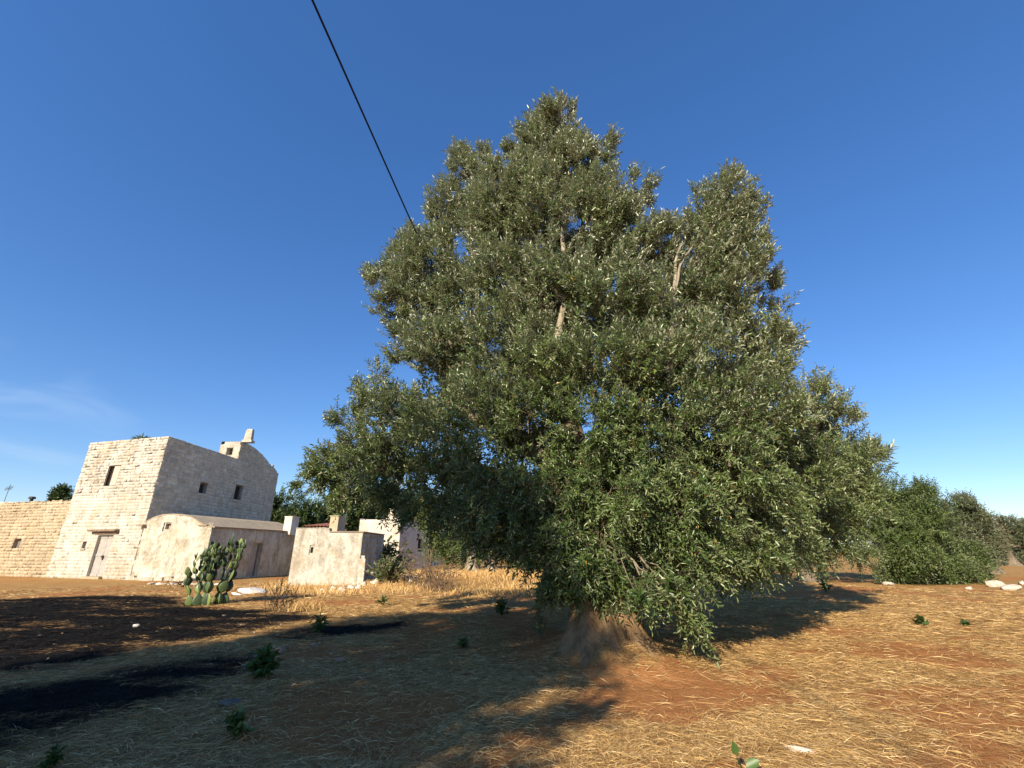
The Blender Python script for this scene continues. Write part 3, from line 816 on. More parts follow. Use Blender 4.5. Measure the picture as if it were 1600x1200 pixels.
mb = MB(); mb.wbox(s1, slit[0] + .002, slit[1] - .002, slit[2], slit[3], -0.29, -0.16); mb.build('slit_window', M['dark_inside'], shed, fix=True)
mb = MB(); mb.box(E(s1.P(step + .02, 0, .05), zr), s1.P(s1.L + .05, 0) - s1.P(step + .02, 0), E(SC_, 0) - E(SB, 0), (0, 0, 0.06))
mb.box(E(s1.P(0, 0, -.52), zr), s1.P(step, 0) - s1.P(0, 0), (E(SC_, 0) - E(SB, 0)) * .85, (0, 0, 0.06))
set_rnd(mb.build('roof_slab', M['cap_stone'], shed, fix=True))
mb = MB(); mb.wbox(s1, -0.02, step - .01, zl, zl + .04, -.5, .04); set_rnd(mb.build('coping', M['shed_wash'], shed, fix=True), 1.0)
mb = MB(); mb.wbox(s1, s1.L - .02, s1.L + .28, -0.2, 1.25, -0.25, 0.04); mb.wbox(s1, s1.L + .05, s1.L + .22, 1.25, 1.4, -0.2, 0.0); set_rnd(mb.build('buttress', M['white_wash'], shed, fix=True), 1.0)

lumpy('render_coat', s1, 0.0, [(0, zl - .01), (step, zl - .01), (step + .01, zr - .01), (s1.L, zr - .01)], [slit], M['shed_wash'], shed, .03, .5, .08, 6)
# --- pieces seen over the shed
pillar('stone_chimney', 'squat brown stone chimney rising behind the shed roof', 'chimney', 514, 528, 807, 826, 31.5, 0.9, M['yellow_stone'], z0=0)
lo = at(476, 830, 33); hi = at(512, 819, 33)
outb = thing('tiled_outbuilding', 'low outbuilding with a red tiled roof, half hidden behind the shed', 'shed', (lo.x, 33, 0))
mb = MB(); mb.box((lo.x, 33, -.1), (hi.x - lo.x, -.2, 0), (.4, 3, 0), (0, 0, hi.z - .12)); set_rnd(mb.build('wall', M['shed_wash'], outb, fix=True))
for k in range(7):
    x0 = lo.x - .1 + k * (hi.x - lo.x + .2) / 7
    mb = MB(); w = (hi.x - lo.x + .2) / 7
    pts = [(x0 + w * (j / 6), 0.10 * math.sin(math.pi * j / 6)) for j in range(7)]
    for (xa, za), (xb, zb) in zip(pts[:-1], pts[1:]): mb.quad((xa, 32.7, hi.z - .2 + za), (xb, 32.7, hi.z - .2 + zb), (xb + .3, 36, hi.z + .15 + zb), (xa + .3, 36, hi.z + .15 + za))
    mb.build('roof_tile', M['tile'], outb)

# --- the far house
HA, HB, HC = Vector((-11.9, 36.6)), Vector((-8.55, 36.0)), Vector((-6.2, 43.0))
h1 = Plane(HA, HB); h3 = Plane(HB, HC)
far = thing('far_house', 'whitewashed flat roofed house behind the shed, partly covered by olive branches', 'house', (-9, 39, 0.5))
HZ = h1.sz(628, 809)[1]; ls = h1.sz(603, 812)[0]
fw = h3.hole([(653, 862), (653, 842), (660, 842), (660, 862)])
mb = MB()
wall_core(mb, h1, 0.0, [(0, HZ - .1), (ls, HZ - .1), (ls + .01, HZ), (h1.L, HZ)], [], 0.3)
wall_core(mb, h3, 0.0, [(0, HZ), (h3.L, HZ)], [fw], 0.3)
HD = HA + (HC - HB)
mb.quad(E(HC, 0), E(HD, 0), E(HD, HZ), E(HC, HZ)); mb.quad(E(HD, 0), E(HA, 0), E(HA, HZ), E(HD, HZ))
mb.quad(E(HA, HZ - .11), E(HB, HZ - .11), E(HC, HZ - .11), E(HD, HZ - .11))
set_rnd(mb.build('wall', M['white_wash'], far), 0.9)
mb = MB(); mb.wbox(h3, fw[0], fw[1], fw[2], fw[3], -.29, -.2); mb.build('window', M['dark_inside'], far, fix=True)
mb = MB(); mb.wbox(h3, -.05, h3.L, HZ, HZ + .09, -.3, .08); set_rnd(mb.build('coping', M['cap_stone'], far, fix=True))
mb = MB(); c0, c1 = h1.sz(603, 808), h1.sz(613, 792); mb.wbox(h1, c0[0], c1[0], HZ - .1, c1[1], -.9, -.3); set_rnd(mb.build('chimney', M['white_wash'], far, fix=True), 1.0)

# ------------------------------------------------------------------ leaves and trees
def unit(a): return a / np.maximum(np.linalg.norm(a, axis=1, keepdims=True), 1e-9)
def leaves(name, pos, d, nrm, L, W, rnd, mat, parent, hexa=True, fold=0.25, curl=0.12, kind=None, silver=None):
    pos = np.asarray(pos); d = unit(d)
    nrm = unit(nrm - d * np.sum(nrm * d, 1, keepdims=True))
    s = np.cross(d, nrm)
    L = L[:, None]; W = W[:, None]
    if hexa:
        prof = [(0, 0, 0), (.28, .5, fold), (.66, .42, fold * .8), (1, 0, -curl), (.66, -.42, fold * .8), (.28, -.5, fold)]
        faces = np.array([[0, 1, 2, 3], [0, 3, 4, 5]])
    else:
        prof = [(0, 0, 0), (.45, .5, fold), (1, 0, -curl), (.45, -.5, fold)]
        faces = np.array([[0, 1, 2], [0, 2, 3]])
    k = len(prof)
    V = np.stack([pos + d * (t * L) + s * (w * W) + nrm * (h * (W if h > 0 else L)) for t, w, h in prof], 1).reshape(-1, 3)
    n = len(pos)
    F = (faces[None] + (np.arange(n) * k)[:, None, None]).reshape(-1, faces.shape[1])
    at_ = {'rnd': np.repeat(rnd, k)}
    if silver is not None: at_['silver'] = np.repeat(silver, k)
    return np_mesh(name, V, F, mat, parent, kind, at_)
def twig_strips(name, P0, P1, r0, r1, mat, parent, kind='stuff'):
    P0 = np.asarray(P0); P1 = np.asarray(P1)
    d = unit(P1 - P0)
    ref = np.where(np.abs(d[:, 2:3]) < .9, np.array([[0, 0, 1.0]]), np.array([[1.0, 0, 0]]))
    a = unit(np.cross(d, ref)); b = np.cross(d, a)
    V = []
    for P, r in ((P0, r0), (P1, r1)):
        for k in range(3):
            th = 2 * math.pi * k / 3
            V.append(P + (a * math.cos(th) + b * math.sin(th)) * (r[:, None] if hasattr(r, '__len__') else r))
    V = np.stack(V, 1).reshape(-1, 3)
    f = np.array([[0, 1, 4, 3], [1, 2, 5, 4], [2, 0, 3, 5]])
    n = len(P0)
    F = (f[None] + (np.arange(n) * 6)[:, None, None]).reshape(-1, 4)
    return np_mesh(name, V, F, mat, parent, kind)
def foliage(parent, lobes, mat, n_sprays, leaf_len, leaf_w, pairs, spray_len, axis, seed, hexa, droop_z=(2.5, 6.0), clump=0.42, twigs=True, twig_mat=None, weights=None, up=0.9, down=0.9, twig_r=0.0045, name='crown'):
    """lobes: list of (centre, rx, ry, rz). Returns crown; leaves sit on real twigs in clumps."""
    r = np.random.default_rng(seed)
    vol = np.array([(l[1] * l[2] * l[3]) ** 0.8 for l in lobes])
    if weights is not None: vol = vol * np.array(weights)
    cnt = np.maximum(4, (vol / vol.sum() * n_sprays)).astype(int)
    SP, SD, SC = [], [], []
    for (c, rx, ry, rz), n in zip(lobes, cnt):
        ncl = max(2, n // 17)
        v = unit(r.normal(size=(ncl, 3)))
        rad = r.uniform(0.30, 1.0, (ncl, 1)) ** 0.55
        cc = np.array(c) + v * rad * np.array([rx, ry, rz])
        cr = clump * r.uniform(0.55, 1.35, ncl) * min(1.2, max(0.5, rx / 1.0))
        pick = r.integers(0, ncl, n)
        w = unit(r.normal(size=(n, 3)))
        p = cc[pick] + w * (cr[pick] * r.uniform(0.2, 1.0, n) ** 0.5)[:, None]
        SP.append(p); SC.append(np.repeat(r.random(ncl)[:, None], 1, 1)[pick, 0])
        out = unit(w * 0.9 + unit(p - np.array(c)) * 0.7)
        SD.append(out)
    P = np.concatenate(SP); D = np.concatenate(SD); CV = np.concatenate(SC)
    rad = P - np.array([[axis[0], axis[1], 0]]); rad[:, 2] = 0; rad = unit(rad)
    zf = sstep(droop_z[0], droop_z[1], P[:, 2])[:, None]
    D = unit(D * 0.75 + rad * 0.35 + np.array([[0, 0, 1.0]]) * (zf * up - (1 - zf) * down) + r.normal(size=D.shape) * 0.2)
    P = P - D * spray_len * 0.5
    n = len(P)
    SL = spray_len * r.uniform(0.6, 1.3, n)
    low = P[:, 2] < np.maximum(0.12, 0)
    keep = (P[:, 2] > terrain(P[:, 0], P[:, 1]) + 0.15) & (P[:, 2] + D[:, 2] * SL > terrain(P[:, 0], P[:, 1]) + 0.08)
    P, D, CV, SL = P[keep], D[keep], CV[keep], SL[keep]; n = len(P)
    # the twig bends: second half sags (or rises)
    bend = np.where(zf[keep] > 0.5, 0.10, -0.35)
    K = pairs * 2 + 1
    i = np.tile(np.arange(K), n); pi = np.repeat(np.arange(n), K)
    t = (i // 2 + 0.6) / (pairs + 0.6)
    dd, LL = D[pi], SL[pi]
    pos = P[pi] + dd * (t * LL)[:, None]
    pos[:, 2] += bend[pi, 0] * (t ** 2) * LL
    a = np.cross(dd, np.array([[0.31, 0.17, 0.93]])); a = unit(a); b = np.cross(dd, a)
    ph = (i // 2) * 1.75 + (i % 2) * math.pi + r.random(n)[pi] * 6.28 + r.normal(size=len(i)) * 0.35
    side = a * np.cos(ph)[:, None] + b * np.sin(ph)[:, None]
    term = (i == K - 1)
    spread = np.where(term, 0.15, 1.0) * r.uniform(0.65, 1.15, len(i))
    ld = unit(dd * 0.75 + side * spread[:, None] + r.normal(size=dd.shape) * 0.30)
    nr = unit(dd * 0.65 - side * 0.35 + r.normal(size=dd.shape) * 0.55 + np.array([[0, 0, 0.4]]))
    ll = leaf_len * r.uniform(0.65, 1.25, len(i)); ww = leaf_w * r.uniform(0.75, 1.25, len(i))
    rnd = np.clip(0.46 * r.random(len(i)) + 0.50 * CV[pi], 0, 0.96)
    sick = r.random(len(i)) < 0.006
    rnd = np.where(sick, 1.0, rnd)
    if hexa:                              # near leaves get six corners, the far upper ones four
        up_ = pos[:, 2] > 4.6
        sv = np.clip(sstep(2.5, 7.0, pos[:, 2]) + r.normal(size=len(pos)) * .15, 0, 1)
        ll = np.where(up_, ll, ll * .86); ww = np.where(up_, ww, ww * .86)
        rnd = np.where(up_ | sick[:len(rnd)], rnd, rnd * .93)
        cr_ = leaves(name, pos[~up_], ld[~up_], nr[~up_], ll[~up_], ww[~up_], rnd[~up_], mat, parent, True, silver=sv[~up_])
        if up_.any(): leaves(name, pos[up_], ld[up_], nr[up_], ll[up_] * 1.05, ww[up_] * 1.1, rnd[up_], mat, parent, False, silver=sv[up_])
    else:
        cr_ = leaves(name, pos, ld, nr, ll, ww, rnd, mat, parent, False, silver=np.clip(sstep(2.5, 7.0, pos[:, 2]), 0, 1))
    if twigs:
        e = P + D * SL[:, None]; e[:, 2] += bend[:, 0] * SL
        m_ = P + D * SL[:, None] * 0.5; m_[:, 2] += bend[:, 0] * SL * 0.25
        back = P - D * (spray_len * 0.6)
        twig_strips('twigs', np.concatenate([back, m_]), np.concatenate([m_, e]), twig_r * 1.4, twig_r, twig_mat or M['twig'], parent)
    return cr_, P, D
def limb_path(p0, p1, sag, wob, n, rd):
    p0, p1 = Vector(p0), Vector(p1)
    pts = []
    off = Vector((0, 0, 0))
    for k in range(n + 1):
        t = k / n
        p = p0.lerp(p1, t) + Vector((0, 0, sag * math.sin(math.pi * t)))
        if 0 < k < n: p += Vector((rd.uniform(-wob, wob), rd.uniform(-wob, wob), rd.uniform(-wob, wob)))
        pts.append(p)
    return pts
def trunk_mesh(mb, base, h, r0, r1, lean, seed, n=26, rings=16, flare=0.9, gnarl=0.16):
    rd = random.Random(seed)
    ph = [rd.uniform(0, 6.28) for _ in range(5)]
    b0 = len(mb.v)
    for i in range(rings + 1):
        t = i / rings
        z = -0.35 + (h + 0.35) * t
        zz = max(0, z)
        r = r1 + (r0 - r1) * math.exp(-zz / (0.28 * h)) + flare * r0 * math.exp(-zz / (0.09 * h)) * 0.6
        cx, cy = lean[0] * t * t + 0.05 * math.sin(4 * t + ph[0]), lean[1] * t * t + 0.05 * math.cos(5 * t + ph[1])
        for k in range(n):
            a = 2 * math.pi * k / n
            g = 1 + gnarl * (math.sin(3 * a + ph[2] + 1.2 * t) * .6 + math.sin(5 * a + ph[3] - 1.6 * t) * .5 + math.sin(9 * a + ph[4] + 2 * t) * .3) * (1.25 - 0.5 * t) + rd.uniform(-.03, .03)
            mb.v.append((base[0] + cx + math.cos(a) * r * g, base[1] + cy + math.sin(a) * r * g, base[2] + z))
    for i in range(rings):
        for k in range(n):
            a, b = b0 + i * n + k, b0 + i * n + (k + 1) % n
            mb.f.append((a, b, b + n, a + n))
    mb.f.append(tuple(b0 + rings * n + k for k in range(n)))
    return Vector((base[0] + lean[0], base[1] + lean[1], base[2] + h))

# ---- the great olive
olive = thing('olive_tree', 'huge old olive tree with weeping skirts of foliage standing alone on the red soil', 'tree', (TRUNK[0], TRUNK[1], 0))
lob_px = [  # column, row, half width, half height in the photograph; depth follows the crown's bulge
 (866, 188, 38, 40), (850, 245, 55, 55), (895, 262, 50, 60), (938, 232, 26, 36), (835, 320, 62, 70), (910, 350, 80, 75),
 (724, 264, 32, 30), (765, 290, 36, 36), (715, 318, 22, 26), (752, 352, 55, 45), (806, 228, 16, 26),
 (998, 302, 26, 36), (975, 370, 52, 60), (1030, 372, 40, 46),
 (1128, 312, 40, 38), (1164, 345, 30, 38), (1105, 372, 52, 52), (1155, 392, 36, 26), (1066, 356, 18, 22), (742, 250, 30, 26), (700, 285, 22, 24), (880, 170, 24, 26), (845, 215, 40, 36), (1145, 300, 34, 30), (1180, 372, 22, 24), (1120, 345, 50, 40), (785, 265, 26, 30), (590, 440, 22, 22), (660, 360, 22, 20),
 (603, 425, 26, 30), (645, 388, 32, 36), (690, 392, 36, 40), (640, 465, 42, 42), (700, 455, 52, 50), (780, 430, 60, 60),
 (1200, 440, 20, 26), (1160, 480, 42, 40), (1212, 492, 18, 20), (1100, 455, 60, 50),
 (860, 450, 70, 70), (950, 460, 70, 75), (1030, 470, 60, 70),
 (632, 545, 36, 45), (690, 545, 60, 60), (770, 540, 70, 70), (850, 560, 75, 75), (940, 570, 75, 75), (1030, 575, 80, 75), (1115, 560, 75, 70), (1190, 555, 48, 55), (1232, 520, 20, 26),
 (585, 610, 36, 34), (640, 640, 60, 60), (730, 650, 80, 75), (830, 660, 80, 80), (930, 680, 80, 80), (1030, 680, 85, 80), (1120, 660, 80, 80), (1200, 640, 70, 70), (1262, 620, 42, 42), (1300, 650, 40, 45),
 (548, 655, 28, 26), (508, 700, 16, 16), (492, 742, 34, 34), (545, 735, 55, 46), (520, 725, 40, 36), (570, 690, 40, 36), (610, 725, 60, 60), (690, 745, 70, 60), (770, 760, 80, 75), (860, 770, 85, 80), (960, 790, 85, 85), (1060, 790, 90, 85), (1150, 760, 85, 85), (1235, 730, 75, 75), (1310, 715, 52, 60), (1360, 722, 26, 30),
 (600, 782, 50, 22), (530, 772, 40, 20), (660, 800, 40, 30), (740, 820, 55, 34), (800, 830, 60, 38), (870, 860, 66, 56), (960, 870, 78, 62), (1050, 870, 82, 62), (1140, 860, 75, 54), (1220, 820, 70, 65), (1300, 800, 60, 60), (1355, 775, 34, 40),
 (895, 912, 38, 34), (930, 925, 36, 28), (970, 925, 52, 30), (1050, 935, 56, 38), (1098, 972, 22, 34), (1150, 895, 42, 26), (1190, 880, 30, 26), (862, 900, 20, 30), (1290, 862, 34, 22), (1010, 935, 36, 26), (700, 330, 45, 45), (820, 300, 34, 46), (945, 345, 44, 60), (660, 430, 52, 50), (1085, 420, 58, 55), (1170, 430, 45, 45), (620, 480, 36, 40), (1200, 520, 36, 40), (780, 340, 60, 60), (872, 255, 58, 60), (640, 405, 42, 45), (1130, 345, 55, 50),
 (905, 880, 50, 46), (880, 840, 50, 46), (930, 905, 46, 40), (985, 895, 50, 40), (1190, 845, 50, 36), (855, 900, 36, 40)]
lobes, wts = [], []
def crown_D(px, py):
    return 7.75 + 2.4 * float(sstep(1170, 1300, px)) + 2.9 * ((px - 960) / 430.0) ** 2 + 1.7 * max(0, (960 - py) / 800.0)
for (px, py, a, b) in lob_px:
    D = crown_D(px, py) + rng.uniform(-0.25, 0.35) - (0.65 if py > 925 and px < 1120 else 0)
    m = mpp(px, py, D)
    c = at(px, py, D)
    q = 0.92
    lobes.append((tuple(c), a * m * q, max(0.35, (a + b) / 2 * m * q), b * m * q)); wts.append(1.2 if py < 480 else 1.05)
nfront = len(lobes)
for (px, py, a, b) in lob_px:          # the half of the crown that faces away
    if py > 330 and py < 900 and a > 45:
        D = crown_D(px, py) + 2.6
        c = at(px, py + (60 if py < 480 else 0), D); m = mpp(px, py, D - 2)
        if c.z > 1.2:
            lobes.append((tuple(c), a * m, (a + b) / 2 * m * 1.2, b * m)); wts.append(0.45)
mb = MB()
base_z = 0.32
top = trunk_mesh(mb, (TRUNK[0], TRUNK[1], 0.12), 2.3, 0.52, 0.44, (0.1, 0.5), 3, flare=0.45, gnarl=0.26)
mb.build('trunk', M['root_bark'], olive, smooth=True)
rr_ = random.Random(9)
mb = MB(); n_, m_ = 72, 16
for i in range(m_ + 1):
    t = i / m_; z = -.12 + .95 * t
    rad = .40 + .46 * (1 - t) ** 1.7
    for k in range(n_):
        a = 2 * math.pi * k / n_
        rg_ = .05 * math.sin(9 * a + 1.3 + 1.5 * t) + .05 * abs(math.sin(7 * a + .4 - t)) + .03 * math.sin(21 * a + 3 * t) + .05 * math.sin(3 * a + 2)
        q = rad * (1 + rg_ * 1.5 + rr_.uniform(-.02, .02))
        mb.v.append((1.46 + math.cos(a) * q, 8.0 + .25 * t + math.sin(a) * q * .95, .12 + z))
for i in range(m_):
    for k in range(n_):
        a, b = i * n_ + k, i * n_ + (k + 1) % n_
        mb.f.append((a, b, b + n_, a + n_))
mb.f.append(tuple(m_ * n_ + k for k in range(n_)))
mb.build('root_flare', M['root_bark'], olive, smooth=True)
rd = random.Random(12)
forks = []
for (fx, fy) in ((865, 560), (1045, 600), (720, 640), (1180, 700), (960, 700), (600, 740), (1290, 760), (880, 860)):
    D = crown_D(fx, fy) + 1.3
    e = at(fx, fy, D)
    pts = limb_path(top - Vector((0, 0, .3)), e, 0.5, 0.14, 6, rd)
    mb = MB(); mb.tube(pts, [0.34 * (1 - k / 6) + 0.10 * (k / 6) for k in range(7)], 9, wob=0.08, rnd=rd)
    mb.build('limb', M['bark'], olive, smooth=True)
    forks.append(pts[3:])
allf = [p for f in forks for p in f]
# pale upright branches that show in the gaps of the crown
show = [((868, 560), (884, 440), (880, 370), (872, 300), 0.085, 0.035, -0.1), ((1045, 600), (1052, 480), (1056, 410), (1066, 380), 0.07, 0.02, -0.3), ((1052, 470), (1060, 420), (1072, 400), (1085, 380), 0.035, 0.014, -0.3),
        ((750, 560), (745, 470), (738, 400), (735, 300), 0.04, 0.02, 0.1), ((1140, 730), (1142, 690), (1158, 650), (1185, 600), 0.045, 0.018, -0.6), ((985, 720), (990, 690), (1010, 650), (1025, 600), 0.045, 0.02, -0.2)]
for a, b, c, d, r0, r1, off in show:
    pts = []
    for (px, py) in (a, b, c, d): pts.append(at(px, py, crown_D(px, py) + off))
    fine = []
    for p, q in zip(pts[:-1], pts[1:]):
        for k in range(3): fine.append(p.lerp(q, k / 3) + Vector((rd.uniform(-.03, .03), 0, 0)))
    fine.append(pts[-1])
    mb = MB(); n = len(fine) - 1
    mb.tube(fine, [r0 + (r1 - r0) * k / n for k in range(n + 1)], 7, wob=0.08, rnd=rd)
    mb.build('branch', M['twig'], olive, smooth=True)
mb = MB()
for l in lobes:
    c = Vector(l[0])
    best = min(allf, key=lambda p: (p - c).length + (0.8 if p.z > c.z + 0.5 else 0))
    pts = limb_path(best, c + Vector((0, 0, 0.1)), 0.25, 0.10, 5, rd)
    L = (best - c).length
    r0 = min(0.075, 0.025 + 0.012 * L)
    pts[-1] = pts[-2].lerp(pts[-1], .5)
    mb.tube(pts, [r0 * (1 - k / 5) + 0.010 * k / 5 for k in range(6)], 6, wob=0.1, rnd=rd)
    for q in range(7 if c.z > 1.3 else 2):                   # second order branches inside each clump
        v = Vector((rd.gauss(0, 1), rd.gauss(0, 1), rd.gauss(0, 1))).normalized()
        e = c + Vector((v.x * l[1], v.y * l[2], v.z * l[3])) * rd.uniform(.4, .8)
        s = pts[rd.randint(2, 5)]
        mb.tube(limb_path(s, e, 0.08, 0.05, 3, rd), [0.014, 0.011, 0.008, 0.005], 4, cap=False)
mb.build('boughs', M['bough'], olive, kind='stuff', smooth=True)
foliage(olive, lobes[nfront:], M['olive_leaf'], 5200, 0.20, 0.055, 6, 0.42, TRUNK, 6, False, (2.0, 5.5), 0.5, False, up=0.8, down=0.45)
lobes, wts = lobes[:nfront], wts[:nfront]
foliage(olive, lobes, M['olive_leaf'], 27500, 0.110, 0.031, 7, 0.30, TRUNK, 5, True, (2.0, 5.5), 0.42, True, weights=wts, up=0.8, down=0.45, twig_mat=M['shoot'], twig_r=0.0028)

# ---- olives standing round it
def olive_tree(label, base, lobes, n, leaf, seed, name='olive_tree', mat='far_olive_leaf', h=1.7, r=0.32, lean=(0.2, 0), group='olive trees of the grove', droop=(1.5, 4.0), clump=0.42, pairs=6, spray=0.62, up=.7, down=.6, hexa=False, bark='bark'):
    th = thing(name, label, 'tree', (base[0], base[1], tz(base[0], base[1])), group)
    mb = MB()
    top = trunk_mesh(mb, (base[0], base[1], tz(base[0], base[1])), h, r * 1.25, r * .8, lean, seed, 16, 9, 0.7, 0.14)
    mb.build('trunk', M[bark], th, smooth=True)
    rd = random.Random(seed)
    mb = MB()
    for l in lobes:
        pts = limb_path(top - Vector((0, 0, .2)), l[0], 0.3, 0.12, 5, rd)
        mb.tube(pts, [r * .38 * (1 - k / 5) + 0.02 for k in range(6)], 6)
    mb.build('limbs', M[bark], th, smooth=True)
    foliage(th, lobes, M[mat], n, leaf, leaf * .27, pairs, spray, base, seed, hexa, droop, clump, False, up=up, down=down)
    return th
def px_lobes(lst, D, spread=0.5, seed=0):
    rd = random.Random(seed); out = []
    for (px, py, a, b) in lst:
        d = D + rd.uniform(-spread, spread)
        m = mpp(px, py, d); c = at(px, py, d)
        out.append((tuple(c), a * m * .88, (a + b) / 2 * m * .88, b * m * .88))
    return out
b = gp(1258, 912)
olive_tree('olive tree with a low dark trunk close behind the right skirt of the huge olive', (b.x, b.y), px_lobes(
    [(1240, 790, 60, 60), (1310, 770, 65, 60), (1370, 800, 45, 50), (1300, 840, 60, 40), (1360, 850, 36, 40), (1215, 850, 40, 36), (1385, 770, 26, 30), (1290, 710, 60, 40), (1345, 735, 45, 30), (1375, 885, 20, 18)], b.y + .3, 1.2, 1), 4200, 0.17, 31, r=.38, lean=(.5, .2))
b = gp(1474, 914)
olive_tree('broad bushy olive tree with its foliage reaching the ground beside pale rocks', (b.x, b.y + 1.5), px_lobes(
    [(1432, 790, 30, 30), (1410, 812, 34, 36), (1450, 815, 34, 36), (1425, 850, 40, 40), (1470, 860, 42, 36), (1510, 872, 26, 34), (1440, 890, 42, 26), (1495, 895, 40, 22), (1530, 900, 12, 14), (1400, 880, 26, 34), (1440, 768, 20, 16)], b.y + 1, 1.2, 2), 5600, 0.17, 32, r=.4)
P = at(1505, 862, 33)
olive_tree('grey green olive tree whose rounded top shows just behind the broad bushy olive', (P.x, 33), px_lobes(
    [(1500, 800, 26, 26), (1515, 815, 26, 26), (1495, 830, 34, 30), (1530, 840, 26, 30), (1510, 775 + 10, 14, 14)], 33, 1.2, 3), 2000, 0.2, 33, mat='grey_olive_leaf')
P = at(1548, 870, 37)
olive_tree('half dry brownish olive tree between two greener olives far on the right', (P.x, 37), px_lobes(
    [(1528, 822, 18, 16), (1545, 832, 20, 18), (1540, 852, 20, 20)], 37, 1, 4), 1100, 0.19, 34, mat='dry_leaf')
P = gp(1587, 884)
olive_tree('distant olive tree with a bare leaning trunk at the right edge', (P.x, P.y), px_lobes(
    [(1575, 822, 18, 16), (1598, 826, 24, 20), (1620, 835, 26, 26), (1590, 848, 26, 18), (1620, 865, 30, 20), (1562, 838, 16, 16), (1560, 858, 14, 14), (1600, 838, 26, 20)], P.y, 1, 5), 2800, 0.28, 35, mat='grey_olive_leaf', r=.42, h=2.6, lean=(-1.1, 0))
P = at(738, 885, 27)
olive_tree('olive tree with two pale sunlit trunks seen under the left side of the huge olive', (P.x, 27), px_lobes(
    [(720, 800, 40, 40), (770, 780, 45, 45), (700, 840, 30, 25), (790, 830, 40, 30), (740, 830, 40, 30), (820, 860, 36, 24), (680, 800, 30, 36), (690, 850, 38, 26), (750, 858, 34, 20), (800, 862, 40, 22), (850, 868, 40, 26), (715, 870, 20, 14)], 28, .8, 6), 4200, 0.19, 36, r=.3, h=2.2, lean=(.15, 0), bark='twig')
th = [o for o in C.objects if o.get('label', '').startswith('olive tree with two pale')][0]
mb = MB(); q = at(768, 885, 27.5); trunk_mesh(mb, (q.x, 27.5, tz(q.x, 27.5)), 2.2, .3, .2, (-.3, 0), 77, 14, 9, .6, .14); mb.build('trunk', M['twig'], th, smooth=True)
for k, (px, py, D, lab) in enumerate([(880, 850, 30, 'olive tree straight behind the trunk of the huge olive'), (1010, 855, 33, 'olive tree behind the right half of the huge olive'), (1120, 858, 31, 'olive tree behind the right skirt, left of the low dark trunk')]):
    P = at(px, py, D)
    olive_tree(lab, (P.x, D), px_lobes([(px - 45, 810, 50, 40), (px + 40, 800, 55, 45), (px, 840, 70, 34), (px, 770, 50, 36), (px - 70, 850, 40, 24), (px + 70, 850, 40, 24)], D, 1.2, 7 + k), 1900, 0.21, 40 + k)
# the olive behind the photographer whose shade lies over the near left ground
olive_tree('tall olive tree behind the photographer that shades the near left ground', (-9.05, -4.2), [((-9.05 + a, -4.2 + b, z), rr, rr, rz) for a, b, z, rr, rz in (
    (0.3, 0, 10.9, 1.7, 1.4), (1.0, -.8, 9.6, 2.3, 1.9), (-1.1, .8, 9.0, 2.0, 1.7), (0, 0, 7.4, 3.1, 2.0), (2.0, -1.5, 6.0, 2.0, 2.0), (-2.0, 1.3, 5.8, 1.8, 2.0),
    (0, 0, 4.6, 3.2, 2.0), (2.1, -1.6, 3.4, 1.9, 1.8), (-2.0, 1.3, 3.2, 1.8, 1.8), (0, 0, 2.0, 3.0, 1.3))], 5600, 0.31, 50, r=.6, h=2.0, clump=.7)

for k, (px, py, D, w, lab) in enumerate([(1535, 862, 58, 26, 'small far olive tree in the gap right of the broad bushy olive'), (1570, 866, 66, 24, 'farthest olive tree low on the horizon at the right edge'), (1400, 850, 52, 34, 'far olive tree between the right skirt of the huge olive and the broad bushy olive')]):
    P = at(px, py, D)
    olive_tree(lab, (P.x, D), px_lobes([(px - w * .5, py - 8, w * .6, 20), (px + w * .5, py - 12, w * .6, 22), (px, py - 26, w * .6, 16), (px, py + 4, w, 14)], D, 1.2, 17 + k), 1100, 0.34, 80 + k, mat='grey_olive_leaf')
# ---- pines and trees beyond the houses
def pine(label, px, ytop, D, w, seed, name='pine_tree', mat='pine_leaf'):
    p = at(px, ytop, D); base = (p.x, D); m = mpp(px, ytop, D)
    rd = random.Random(seed); H = p.z; W = w * m
    lb = []
    for k in range(9):
        t = k / 8
        lb.append(((p.x + rd.uniform(-.6, .6) * W, D + rd.uniform(-.6, .6) * W, H * (0.35 + 0.6 * t) - .4), W * rd.uniform(.5, .75), W * rd.uniform(.5, .75), H * .14))
    return olive_tree(label, base, lb, 950, 0.42, seed, name, mat, h=H * .5, r=.28, lean=(0, 0), group='trees beyond the houses', droop=(0.1, .5), clump=.9, pairs=6, spray=.7, bark='dead_twig')
for k, (px, yt, D, w, lab) in enumerate([
        (442, 778, 62, 22, 'dark pine tree touching the right edge of the tower house'), (478, 783, 58, 24, 'dark pine tree above the chimney between vaulted house and shed'),
        (515, 776, 64, 26, 'pine tree above the red tiled outbuilding'), (560, 772, 60, 28, 'pine tree behind the left hanging branch of the huge olive'),
        (605, 768, 66, 28, 'pine tree behind the chimney of the far house'), (650, 778, 55, 26, 'bright green pine tree over the flat roof of the far house'),
        (420, 800, 66, 20, 'low dark tree half hidden by the tower house wall')]):
    pine(lab, px, yt, D, w, 60 + k)
pine('small dark tree peeping over the yellowish wall beside the tower house', 101, 764, 50, 6, 71, 'broadleaf_tree')
